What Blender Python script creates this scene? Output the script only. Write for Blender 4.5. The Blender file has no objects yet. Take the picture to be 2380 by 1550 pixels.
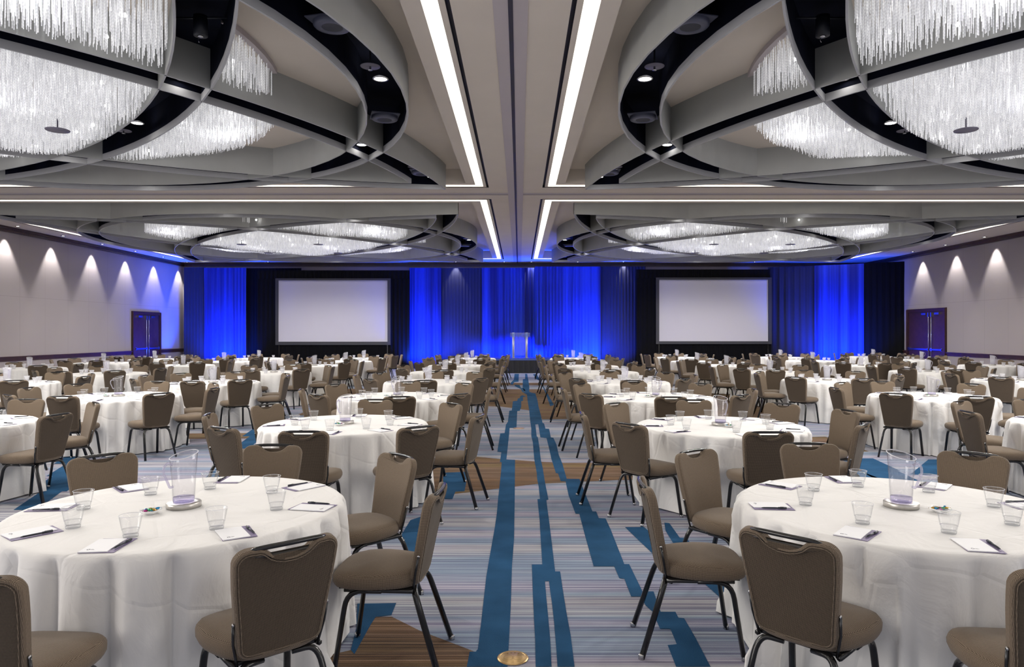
import bpy, bmesh, math, random
from math import sin, cos, pi, radians, sqrt, atan2
from mathutils import Vector, Matrix

random.seed(7)
scene = bpy.context.scene
COL = scene.collection
CAMZ = 1.70

# ------------------------------------------------------------------ materials
MATS = {}
def nt(name):
    m = bpy.data.materials.new(name); m.use_nodes = True
    t = m.node_tree; t.nodes.clear()
    out = t.nodes.new('ShaderNodeOutputMaterial')
    MATS[name] = m
    return m, t, out
def N(t, typ, **kw):
    n = t.nodes.new(typ)
    for k, v in kw.items():
        if k in ('operation', 'blend_type', 'data_type', 'wave_type', 'bands_direction', 'wave_profile', 'noise_dimensions', 'interpolation', 'feature', 'noise_type'):
            setattr(n, k, v)
        else:
            n.inputs[k].default_value = v
    return n
def ramp(t, stops, interp='LINEAR'):
    r = t.nodes.new('ShaderNodeValToRGB'); r.color_ramp.interpolation = interp
    e = r.color_ramp.elements
    while len(e) < len(stops): e.new(0.5)
    for el, (p, c) in zip(e, stops):
        el.position = p; el.color = (c[0], c[1], c[2], 1)
    return r
def pbr(name, col, rough=0.6, metal=0.0, spec=0.5, bump=None, var=None, coat=0.0, sheen=0.0, trans=0.0):
    m, t, out = nt(name)
    b = t.nodes.new('ShaderNodeBsdfPrincipled')
    b.inputs['Base Color'].default_value = (*col, 1)
    b.inputs['Roughness'].default_value = rough
    b.inputs['Metallic'].default_value = metal
    b.inputs['Specular IOR Level'].default_value = spec
    b.inputs['Coat Weight'].default_value = coat
    b.inputs['Sheen Weight'].default_value = sheen
    t.links.new(b.outputs[0], out.inputs[0])
    tc = t.nodes.new('ShaderNodeTexCoord')
    if var:
        sc, amt = var
        n = N(t, 'ShaderNodeTexNoise', Scale=sc, Detail=3.0)
        t.links.new(tc.outputs['Object'], n.inputs['Vector'])
        r = ramp(t, [(0.3, tuple(c*(1-amt) for c in col)), (0.7, tuple(min(1, c*(1+amt)) for c in col))])
        t.links.new(n.outputs[0], r.inputs[0]); t.links.new(r.outputs[0], b.inputs['Base Color'])
    if bump:
        sc, st = bump
        n = N(t, 'ShaderNodeTexNoise', Scale=sc, Detail=4.0)
        t.links.new(tc.outputs['Object'], n.inputs['Vector'])
        bp = N(t, 'ShaderNodeBump', Strength=st, Distance=0.02)
        t.links.new(n.outputs[0], bp.inputs['Height']); t.links.new(bp.outputs[0], b.inputs['Normal'])
    return m
def emit(name, col, s):
    m, t, out = nt(name)
    e = t.nodes.new('ShaderNodeEmission'); e.inputs[0].default_value = (*col, 1); e.inputs[1].default_value = s
    t.links.new(e.outputs[0], out.inputs[0]); return m

# upholstery: tight woven brown fabric
def fabric(name, lo, hi):
    m, t, out = nt(name)
    b = N(t, 'ShaderNodeBsdfPrincipled', Roughness=0.9)
    b.inputs['Specular IOR Level'].default_value = 0.15
    b.inputs['Sheen Weight'].default_value = 0.12
    b.inputs['Sheen Roughness'].default_value = 0.5
    tc = t.nodes.new('ShaderNodeTexCoord')
    sp = t.nodes.new('ShaderNodeSeparateXYZ'); t.links.new(tc.outputs['Object'], sp.inputs[0])
    sn = t.nodes.new('ShaderNodeSeparateXYZ'); t.links.new(tc.outputs['Normal'], sn.inputs[0])
    def M(op, a, b_, c=None):
        n = N(t, 'ShaderNodeMath', operation=op)
        for k, v in enumerate((a, b_, c)):
            if v is None: continue
            if isinstance(v, (int, float)): n.inputs[k].default_value = v
            else: t.links.new(v, n.inputs[k])
        return n.outputs[0]
    top = M('GREATER_THAN', M('ABSOLUTE', sn.outputs['Z'], 0), 0.72)
    side = M('GREATER_THAN', M('ABSOLUTE', sn.outputs['X'], 0), 0.72)
    K = 2*pi/0.0044
    u0 = M('ADD', M('MULTIPLY', sp.outputs['X'], M('SUBTRACT', 1.0, side)), M('MULTIPLY', sp.outputs['Y'], side))
    v0 = M('ADD', M('MULTIPLY', sp.outputs['Z'], M('SUBTRACT', 1.0, top)), M('MULTIPLY', sp.outputs['Y'], top))
    u = M('SINE', M('MULTIPLY', u0, K), 0); v = M('SINE', M('MULTIPLY', v0, K), 0)
    w = M('MULTIPLY_ADD', M('MULTIPLY', M('ADD', u, 1.0), M('ADD', v, 1.0)), 0.22, 0.0)
    n = N(t, 'ShaderNodeTexNoise', Scale=160.0, Detail=2.0); t.links.new(tc.outputs['Object'], n.inputs['Vector'])
    mm = M('MULTIPLY', w, M('ADD', n.outputs[0], 0.5))
    r = ramp(t, [(0.0, lo), (0.75, hi)])
    t.links.new(mm, r.inputs[0]); t.links.new(r.outputs[0], b.inputs['Base Color'])
    t.links.new(b.outputs[0], out.inputs[0])
fabric('fabric', (0.092, 0.069, 0.049), (0.315, 0.24, 0.172))
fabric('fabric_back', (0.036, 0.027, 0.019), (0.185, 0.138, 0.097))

pbr('black_metal', (0.008, 0.0075, 0.008), rough=0.25, spec=0.45, coat=0.25)
pbr('chrome', (0.55, 0.55, 0.56), rough=0.25, metal=1.0)
pbr('steel', (0.52, 0.50, 0.47), rough=0.35, metal=0.9, var=(30, 0.1))
pbr('porcelain', (0.85, 0.85, 0.84), rough=0.15, spec=0.5)
pbr('paper', (0.86, 0.86, 0.88), rough=0.7)
pbr('purple_card', (0.17, 0.13, 0.25), rough=0.6)
pbr('ink', (0.03, 0.03, 0.06), rough=0.6)
pbr('pen_black', (0.015, 0.018, 0.03), rough=0.35)
pbr('band_grey', (0.36, 0.365, 0.35), rough=0.75, var=(3, 0.03))
pbr('band_lip', (0.40, 0.40, 0.41), rough=0.6)
pbr('void_black', (0.004, 0.005, 0.012), rough=0.8, spec=0.08, var=(2.0, 0.5))
pbr('void_metal', (0.012, 0.014, 0.022), rough=0.5)
pbr('speaker_grey', (0.075, 0.08, 0.12), rough=0.5)
pbr('speaker_cone', (0.035, 0.037, 0.05), rough=0.7)
pbr('disc_grey', (0.13, 0.12, 0.16), rough=0.45)
pbr('ceiling_paint', (0.66, 0.59, 0.51), rough=0.9, var=(1.5, 0.02), bump=(8, 0.05))
pbr('ceiling_track', (0.47, 0.42, 0.43), rough=0.7)
pbr('dark_gap', (0.02, 0.018, 0.03), rough=0.6)
pbr('slot_white', (0.9, 0.88, 0.84), rough=0.6)
pbr('wood_dark', (0.035, 0.014, 0.012), rough=0.35, var=(6, 0.3), spec=0.5)
pbr('wood_door', (0.045, 0.018, 0.018), rough=0.4, var=(5, 0.3))
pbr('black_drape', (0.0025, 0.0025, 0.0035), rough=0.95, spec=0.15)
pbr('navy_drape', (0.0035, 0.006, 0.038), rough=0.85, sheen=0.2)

pbr('screen_frame', (0.028, 0.028, 0.034), rough=0.6)
pbr('screen_white', (0.53, 0.51, 0.56), rough=0.85)
pbr('stage_top', (0.04, 0.07, 0.25), rough=0.4)
pbr('stage_skirt', (0.005, 0.005, 0.008), rough=0.5)
pbr('lectern_post', (0.6, 0.6, 0.62), rough=0.35, metal=0.3)
pbr('brass', (0.62, 0.42, 0.20), rough=0.32, metal=0.85, var=(60, 0.1))
pbr('brass_dark', (0.28, 0.17, 0.07), rough=0.4, metal=0.8)
pbr('carpet_blue', (0.022, 0.082, 0.175), rough=1.0, var=(3.0, 0.18), spec=0.1, bump=(250, 0.4))
emit('lamp_hot', (1.0, 0.97, 0.92), 14.0)
emit('cove_glow', (1.0, 0.93, 0.82), 7.0)
emit('bulb', (1.0, 0.98, 0.96), 22.0)
for nm, c in (('candy_blue', (0.02, 0.25, 0.5)), ('candy_gold', (0.5, 0.28, 0.04)), ('candy_green', (0.05, 0.35, 0.15)), ('candy_pink', (0.45, 0.05, 0.25))):
    pbr(nm, c, rough=0.2, metal=0.6)

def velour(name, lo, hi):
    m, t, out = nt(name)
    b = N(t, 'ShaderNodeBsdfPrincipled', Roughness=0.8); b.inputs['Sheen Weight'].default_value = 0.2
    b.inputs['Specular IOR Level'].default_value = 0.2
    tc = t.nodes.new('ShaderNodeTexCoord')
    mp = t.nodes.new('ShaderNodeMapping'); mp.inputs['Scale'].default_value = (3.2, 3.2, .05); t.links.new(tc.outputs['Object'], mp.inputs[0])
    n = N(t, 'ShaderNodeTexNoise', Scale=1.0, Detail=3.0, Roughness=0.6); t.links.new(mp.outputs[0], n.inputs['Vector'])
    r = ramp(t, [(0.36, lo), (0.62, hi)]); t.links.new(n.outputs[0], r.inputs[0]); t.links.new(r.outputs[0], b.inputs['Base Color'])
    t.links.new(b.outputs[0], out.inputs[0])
velour('blue_lit_drape', (0.006, 0.012, 0.14), (0.016, 0.045, 0.44))  # streaks paint the blue uplit sheen of the folds into the fabric colour
# linen
def linen():
    m, t, out = nt('linen')
    b = N(t, 'ShaderNodeBsdfPrincipled', Roughness=0.85)
    b.inputs['Base Color'].default_value = (0.80, 0.785, 0.765, 1)
    b.inputs['Specular IOR Level'].default_value = 0.2
    b.inputs['Sheen Weight'].default_value = 0.15
    tc = t.nodes.new('ShaderNodeTexCoord')
    mp = t.nodes.new('ShaderNodeMapping'); mp.inputs['Scale'].default_value = (1, 1, 0.6)
    t.links.new(tc.outputs['Object'], mp.inputs[0])
    n = N(t, 'ShaderNodeTexNoise', Scale=3.2, Detail=5.0, Distortion=1.2)
    t.links.new(mp.outputs[0], n.inputs['Vector'])
    # long ironed crease lines
    v = N(t, 'ShaderNodeTexVoronoi', Scale=1.7, feature='DISTANCE_TO_EDGE')
    t.links.new(tc.outputs['Object'], v.inputs['Vector'])
    r = ramp(t, [(0.0, (0, 0, 0)), (0.025, (1, 1, 1))])
    t.links.new(v.outputs['Distance'], r.inputs[0])
    mx = N(t, 'ShaderNodeMath', operation='MULTIPLY_ADD'); t.links.new(r.outputs[0], mx.inputs[0]); mx.inputs[1].default_value = 0.12
    t.links.new(n.outputs[0], mx.inputs[2])
    bp = N(t, 'ShaderNodeBump', Strength=0.4, Distance=0.05)
    t.links.new(mx.outputs[0], bp.inputs['Height']); t.links.new(bp.outputs[0], b.inputs['Normal'])
    t.links.new(b.outputs[0], out.inputs[0])
linen()

def stripe_carpet(name, stops, tint):
    m, t, out = nt(name)
    b = N(t, 'ShaderNodeBsdfPrincipled', Roughness=1.0)
    b.inputs['Specular IOR Level'].default_value = 0.1
    tc = t.nodes.new('ShaderNodeTexCoord')
    mp = t.nodes.new('ShaderNodeMapping'); mp.inputs['Scale'].default_value = (0.30, 55.0, 1.0)
    t.links.new(tc.outputs['Object'], mp.inputs[0])
    n = N(t, 'ShaderNodeTexNoise', Scale=1.0, Detail=4.0, Roughness=0.75); t.links.new(mp.outputs[0], n.inputs['Vector'])
    r = ramp(t, stops); t.links.new(n.outputs[0], r.inputs[0])
    mp2 = t.nodes.new('ShaderNodeMapping'); mp2.inputs['Scale'].default_value = (0.12, 2.6, 1.0)
    t.links.new(tc.outputs['Object'], mp2.inputs[0])
    n2 = N(t, 'ShaderNodeTexNoise', Scale=1.0, Detail=1.0); t.links.new(mp2.outputs[0], n2.inputs['Vector'])
    r2 = ramp(t, [(0.40, (1, 1, 1)), (0.50, tint[0]), (0.62, tint[1]), (0.72, (1, 1, 1))]); t.links.new(n2.outputs[0], r2.inputs[0])
    mx = N(t, 'ShaderNodeMix', data_type='RGBA', blend_type='MULTIPLY'); mx.inputs[0].default_value = 1.0
    t.links.new(r.outputs[0], mx.inputs[6]); t.links.new(r2.outputs[0], mx.inputs[7])
    g = N(t, 'ShaderNodeTexNoise', Scale=220.0, Detail=1.0); t.links.new(tc.outputs['Object'], g.inputs['Vector'])
    bp = N(t, 'ShaderNodeBump', Strength=0.4, Distance=0.01); t.links.new(g.outputs[0], bp.inputs['Height'])
    t.links.new(bp.outputs[0], b.inputs['Normal'])
    t.links.new(mx.outputs[2], b.inputs['Base Color']); t.links.new(b.outputs[0], out.inputs[0])
stripe_carpet('carpet_stripe', [(0.32, (0.085, 0.075, 0.125)), (0.43, (0.23, 0.22, 0.285)), (0.50, (0.37, 0.365, 0.41)), (0.62, (0.56, 0.565, 0.56))], ((0.60, 0.75, 0.90), (0.92, 0.88, 1.0)))
stripe_carpet('carpet_brown', [(0.28, (0.03, 0.025, 0.025)), (0.42, (0.10, 0.075, 0.05)), (0.52, (0.21, 0.14, 0.07)), (0.66, (0.34, 0.26, 0.17))], ((0.85, 0.8, 1.0), (0.95, 0.85, 0.95)))

def wall_mat():
    m, t, out = nt('wall_paint')
    b = N(t, 'ShaderNodeBsdfPrincipled', Roughness=0.85)
    b.inputs['Specular IOR Level'].default_value = 0.15
    g = t.nodes.new('ShaderNodeNewGeometry'); s = t.nodes.new('ShaderNodeSeparateXYZ'); t.links.new(g.outputs['Position'], s.inputs[0])
    def line(sock, period, off, w):
        a = N(t, 'ShaderNodeMath', operation='ADD'); t.links.new(sock, a.inputs[0]); a.inputs[1].default_value = off
        d = N(t, 'ShaderNodeMath', operation='MODULO'); t.links.new(a.outputs[0], d.inputs[0]); d.inputs[1].default_value = period
        l = N(t, 'ShaderNodeMath', operation='LESS_THAN'); t.links.new(d.outputs[0], l.inputs[0]); l.inputs[1].default_value = w
        return l
    a = line(s.outputs['Y'], 1.22, 0.3, 0.012); c = line(s.outputs['Z'], 3.05, 0.2, 0.012)
    mx = N(t, 'ShaderNodeMath', operation='MAXIMUM'); t.links.new(a.outputs[0], mx.inputs[0]); t.links.new(c.outputs[0], mx.inputs[1])
    r = ramp(t, [(0.0, (0.315, 0.28, 0.28)), (1.0, (0.25, 0.22, 0.222))]); t.links.new(mx.outputs[0], r.inputs[0])
    t.links.new(r.outputs[0], b.inputs['Base Color']); t.links.new(b.outputs[0], out.inputs[0])
wall_mat()

def thin_glass(name, tint, gloss=1.0, edge=0.55, edgecol=(0.25, 0.27, 0.32), glint=0.05):
    m, t, out = nt(name)
    tr = t.nodes.new('ShaderNodeBsdfTransparent'); tr.inputs[0].default_value = (*tint, 1)
    df = t.nodes.new('ShaderNodeBsdfTransparent'); df.inputs[0].default_value = (*edgecol, 1)
    gl = t.nodes.new('ShaderNodeBsdfGlossy'); gl.inputs[0].default_value = (gloss, gloss, gloss, 1); gl.inputs['Roughness'].default_value = 0.04
    lw = N(t, 'ShaderNodeLayerWeight', Blend=0.35)
    pw = N(t, 'ShaderNodeMath', operation='POWER'); pw.inputs[1].default_value = 4.0
    t.links.new(lw.outputs['Facing'], pw.inputs[0])
    ml = N(t, 'ShaderNodeMath', operation='MULTIPLY'); ml.inputs[1].default_value = edge; t.links.new(pw.outputs[0], ml.inputs[0])
    m1 = t.nodes.new('ShaderNodeMixShader'); t.links.new(ml.outputs[0], m1.inputs[0]); t.links.new(tr.outputs[0], m1.inputs[1]); t.links.new(df.outputs[0], m1.inputs[2])
    p5 = N(t, 'ShaderNodeMath', operation='POWER'); p5.inputs[1].default_value = 5.0; t.links.new(lw.outputs['Facing'], p5.inputs[0])
    fr = N(t, 'ShaderNodeMath', operation='MULTIPLY_ADD'); fr.inputs[1].default_value = 0.5; fr.inputs[2].default_value = 0.035; t.links.new(p5.outputs[0], fr.inputs[0])
    m2 = t.nodes.new('ShaderNodeMixShader'); t.links.new(fr.outputs[0], m2.inputs[0]); t.links.new(m1.outputs[0], m2.inputs[1]); t.links.new(gl.outputs[0], m2.inputs[2])
    dd = t.nodes.new('ShaderNodeBsdfDiffuse'); dd.inputs[0].default_value = (.9, .9, .93, 1)
    m3 = t.nodes.new('ShaderNodeMixShader'); m3.inputs[0].default_value = glint; t.links.new(m2.outputs[0], m3.inputs[1]); t.links.new(dd.outputs[0], m3.inputs[2])  # diffuse white mixed in to stand for bright reflections on the glass
    t.links.new(m3.outputs[0], out.inputs[0])
thin_glass('glass_far', (0.97, 0.97, 0.98), glint=0.22, edge=.5, edgecol=(.5, .5, .55))
thin_glass('poly_far', (0.93, 0.93, 0.96), glint=0.22, edge=.6, edgecol=(.45, .43, .6))
thin_glass('glass_rim', (0.8, 0.8, 0.85), glint=0.75, edge=.5)
thin_glass('poly_handle', (0.80, 0.78, 0.88), glint=0.22, edge=.8, edgecol=(.3, .28, .5))
thin_glass('glass', (0.988, 0.989, 0.99), edge=0.55, edgecol=(0.30, 0.32, 0.36), glint=0.02)
thin_glass('glass_thick', (0.93, 0.935, 0.94), edge=0.6)
thin_glass('water', (0.975, 0.978, 0.98), edge=0.35)
thin_glass('poly', (0.965, 0.963, 0.972), edge=0.75, edgecol=(0.36, 0.36, 0.42), glint=0.02)
thin_glass('poly_thick', (0.78, 0.76, 0.88), edge=0.7, edgecol=(0.4, 0.37, 0.6))
thin_glass('acrylic', (0.72, 0.80, 0.92), edge=0.7, edgecol=(0.5, 0.6, 0.9))

def crystal_mat():
    m, t, out = nt('crystal')
    tc = t.nodes.new('ShaderNodeTexCoord')
    mp = t.nodes.new('ShaderNodeMapping'); mp.inputs['Scale'].default_value = (22, 22, 3.5); t.links.new(tc.outputs['Object'], mp.inputs[0])
    n = N(t, 'ShaderNodeTexNoise', Scale=1.0, Detail=2.0); t.links.new(mp.outputs[0], n.inputs['Vector'])
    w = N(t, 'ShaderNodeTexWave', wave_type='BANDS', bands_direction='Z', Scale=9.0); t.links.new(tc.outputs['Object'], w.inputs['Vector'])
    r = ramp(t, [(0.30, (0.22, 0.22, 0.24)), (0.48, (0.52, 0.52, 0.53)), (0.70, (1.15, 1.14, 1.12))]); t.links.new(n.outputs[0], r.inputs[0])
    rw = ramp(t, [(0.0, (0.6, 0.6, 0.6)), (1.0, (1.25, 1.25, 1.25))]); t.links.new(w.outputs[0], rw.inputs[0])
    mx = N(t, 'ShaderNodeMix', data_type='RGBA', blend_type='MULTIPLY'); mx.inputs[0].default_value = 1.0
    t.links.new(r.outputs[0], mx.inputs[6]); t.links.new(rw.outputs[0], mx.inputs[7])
    e = t.nodes.new('ShaderNodeEmission'); t.links.new(mx.outputs[2], e.inputs[0]); e.inputs[1].default_value = 0.43  # strings emit a patterned glow in place of light caught in the crystals
    b = N(t, 'ShaderNodeBsdfPrincipled', Roughness=0.12); b.inputs['Base Color'].default_value = (0.75, 0.75, 0.77, 1)
    a = t.nodes.new('ShaderNodeAddShader'); t.links.new(e.outputs[0], a.inputs[0]); t.links.new(b.outputs[0], a.inputs[1])
    t.links.new(a.outputs[0], out.inputs[0])
crystal_mat()

# ------------------------------------------------------------------ mesh builder
class MB:
    def __init__(s): s.v = []; s.f = []; s.mi = []; s.mats = []; s.smooth = []
    def m(s, name):
        if name not in s.mats: s.mats.append(name)
        return s.mats.index(name)
    def add(s, vs, fs, mat, smooth=False, M=None):
        o = len(s.v)
        if M is not None: vs = [tuple(M @ Vector(p)) for p in vs]
        s.v += [tuple(p) for p in vs]
        k = s.m(mat)
        for f in fs: s.f.append(tuple(i+o for i in f)); s.mi.append(k); s.smooth.append(smooth)
    def box(s, a, b, mat, M=None, bev=0.0):
        x0, y0, z0 = a; x1, y1, z1 = b
        if bev <= 0:
            vs = [(x0,y0,z0),(x1,y0,z0),(x1,y1,z0),(x0,y1,z0),(x0,y0,z1),(x1,y0,z1),(x1,y1,z1),(x0,y1,z1)]
            s.add(vs, [(0,3,2,1),(4,5,6,7),(0,1,5,4),(1,2,6,5),(2,3,7,6),(3,0,4,7)], mat, False, M)
        else:
            bm = bmesh.new(); bmesh.ops.create_cube(bm, size=1)
            for v in bm.verts: v.co = Vector(((x0+x1)/2+v.co.x*(x1-x0), (y0+y1)/2+v.co.y*(y1-y0), (z0+z1)/2+v.co.z*(z1-z0)))
            bmesh.ops.bevel(bm, geom=bm.edges[:], offset=bev, segments=2, affect='EDGES', profile=0.5)
            s.bm(bm, mat, True, M)
    def bm(s, bm, mat, smooth=False, M=None):
        bm.verts.ensure_lookup_table()
        vs = [tuple(v.co) for v in bm.verts]; idx = {v: i for i, v in enumerate(bm.verts)}
        s.add(vs, [tuple(idx[v] for v in f.verts) for f in bm.faces], mat, smooth, M); bm.free()
    def lathe(s, prof, mat, n=24, smooth=True, c=(0,0,0), cap0=True, cap1=True, M=None, deform=None):
        vs = []; fs = []
        for (r, z) in prof:
            for i in range(n):
                a = 2*pi*i/n
                p = (c[0]+r*cos(a), c[1]+r*sin(a), c[2]+z)
                if deform: p = deform(p, a)
                vs.append(p)
        for k in range(len(prof)-1):
            for i in range(n):
                j = (i+1) % n
                fs.append((k*n+i, k*n+j, (k+1)*n+j, (k+1)*n+i))
        if cap0: fs.append(tuple(range(n-1, -1, -1)))
        if cap1: fs.append(tuple((len(prof)-1)*n+i for i in range(n)))
        s.add(vs, fs, mat, smooth, M)
    def tube(s, pts, r, mat, n=8, smooth=True, sx=1.0, M=None, cap=True):
        pts = [Vector(p) for p in pts]
        vs = []; fs = []
        up = Vector((0, 0, 1)); prev = None
        for i, p in enumerate(pts):
            if i == 0: d = pts[1]-pts[0]
            elif i == len(pts)-1: d = pts[-1]-pts[-2]
            else: d = (pts[i+1]-p).normalized()+(p-pts[i-1]).normalized()
            d.normalize()
            if prev is None:
                a = Vector((1, 0, 0)) if abs(d.x) < 0.9 else Vector((0, 1, 0))
                u = d.cross(a).normalized()
            else:
                u = (prev - d*prev.dot(d)).normalized()
            prev = u; w = d.cross(u)
            rr = r[i] if isinstance(r, (list, tuple)) else r
            for k in range(n):
                t = 2*pi*k/n
                vs.append(tuple(p + u*(cos(t)*rr) + w*(sin(t)*rr*sx)))
        for i in range(len(pts)-1):
            for k in range(n):
                j = (k+1) % n
                fs.append((i*n+k, i*n+j, (i+1)*n+j, (i+1)*n+k))
        if cap:
            fs.append(tuple(range(n-1, -1, -1))); fs.append(tuple((len(pts)-1)*n+k for k in range(n)))
        s.add(vs, fs, mat, smooth, M)
    def mesh(s, name):
        me = bpy.data.meshes.new(name); me.from_pydata(s.v, [], s.f)
        for mn in s.mats: me.materials.append(MATS[mn])
        me.polygons.foreach_set('material_index', s.mi)
        me.polygons.foreach_set('use_smooth', s.smooth)
        me.update(); return me
    def obj(s, name, parent=None, loc=(0,0,0)):
        o = bpy.data.objects.new(name, s.mesh(name)); COL.objects.link(o); o.location = loc
        if parent: o.parent = parent
        return o

def bend(pts, r, seg=5):
    """round the inner corners of a polyline"""
    P = [Vector(p) for p in pts]; out = [P[0]]
    for i in range(1, len(P)-1):
        a = (P[i-1]-P[i]); b = (P[i+1]-P[i]); la = min(r, a.length*0.49); lb = min(r, b.length*0.49)
        p0 = P[i]+a.normalized()*la; p1 = P[i]+b.normalized()*lb
        for k in range(seg+1):
            t = k/seg
            out.append(p0*(1-t)**2+P[i]*2*t*(1-t)+p1*t*t)
    out.append(P[-1]); return out

def tag(o, label=None, cat=None, group=None, kind=None):
    if label: o['label'] = label
    if cat: o['category'] = cat
    if group: o['group'] = group
    if kind: o['kind'] = kind
    return o
def empty(name, loc, label, cat, group=None, rz=0.0):
    o = bpy.data.objects.new(name, None); COL.objects.link(o); o.location = loc; o.rotation_euler = (0, 0, rz)
    o.empty_display_size = 0.1
    return tag(o, label, cat, group)
def copy_tree(src, kids, loc, rz, label, group=None):
    r = src.copy(); COL.objects.link(r); r.location = loc; r.rotation_euler = (0, 0, rz)
    r['label'] = label
    if group: r['group'] = group
    for (ch, sub) in kids:
        c = ch.copy(); COL.objects.link(c); c.parent = r
        for g in sub:
            d = g.copy(); COL.objects.link(d); d.parent = c
    return r
def kids_of(o):
    ch = [x for x in bpy.data.objects if x.parent == o]
    return [(c, [g for g in bpy.data.objects if g.parent == c]) for c in ch]
class Proto:
    """first use moves the prototype itself, later uses copy it and its parts"""
    def __init__(s, o): s.o = o; s.kids = kids_of(o); s.used = False
    def put(s, loc, rz, label, group=None):
        if not s.used:
            s.used = True; s.o.location = loc; s.o.rotation_euler = (0, 0, rz); s.o['label'] = label
            if group: s.o['group'] = group
            return s.o
        return copy_tree(s.o, s.kids, loc, rz, label, group)
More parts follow.
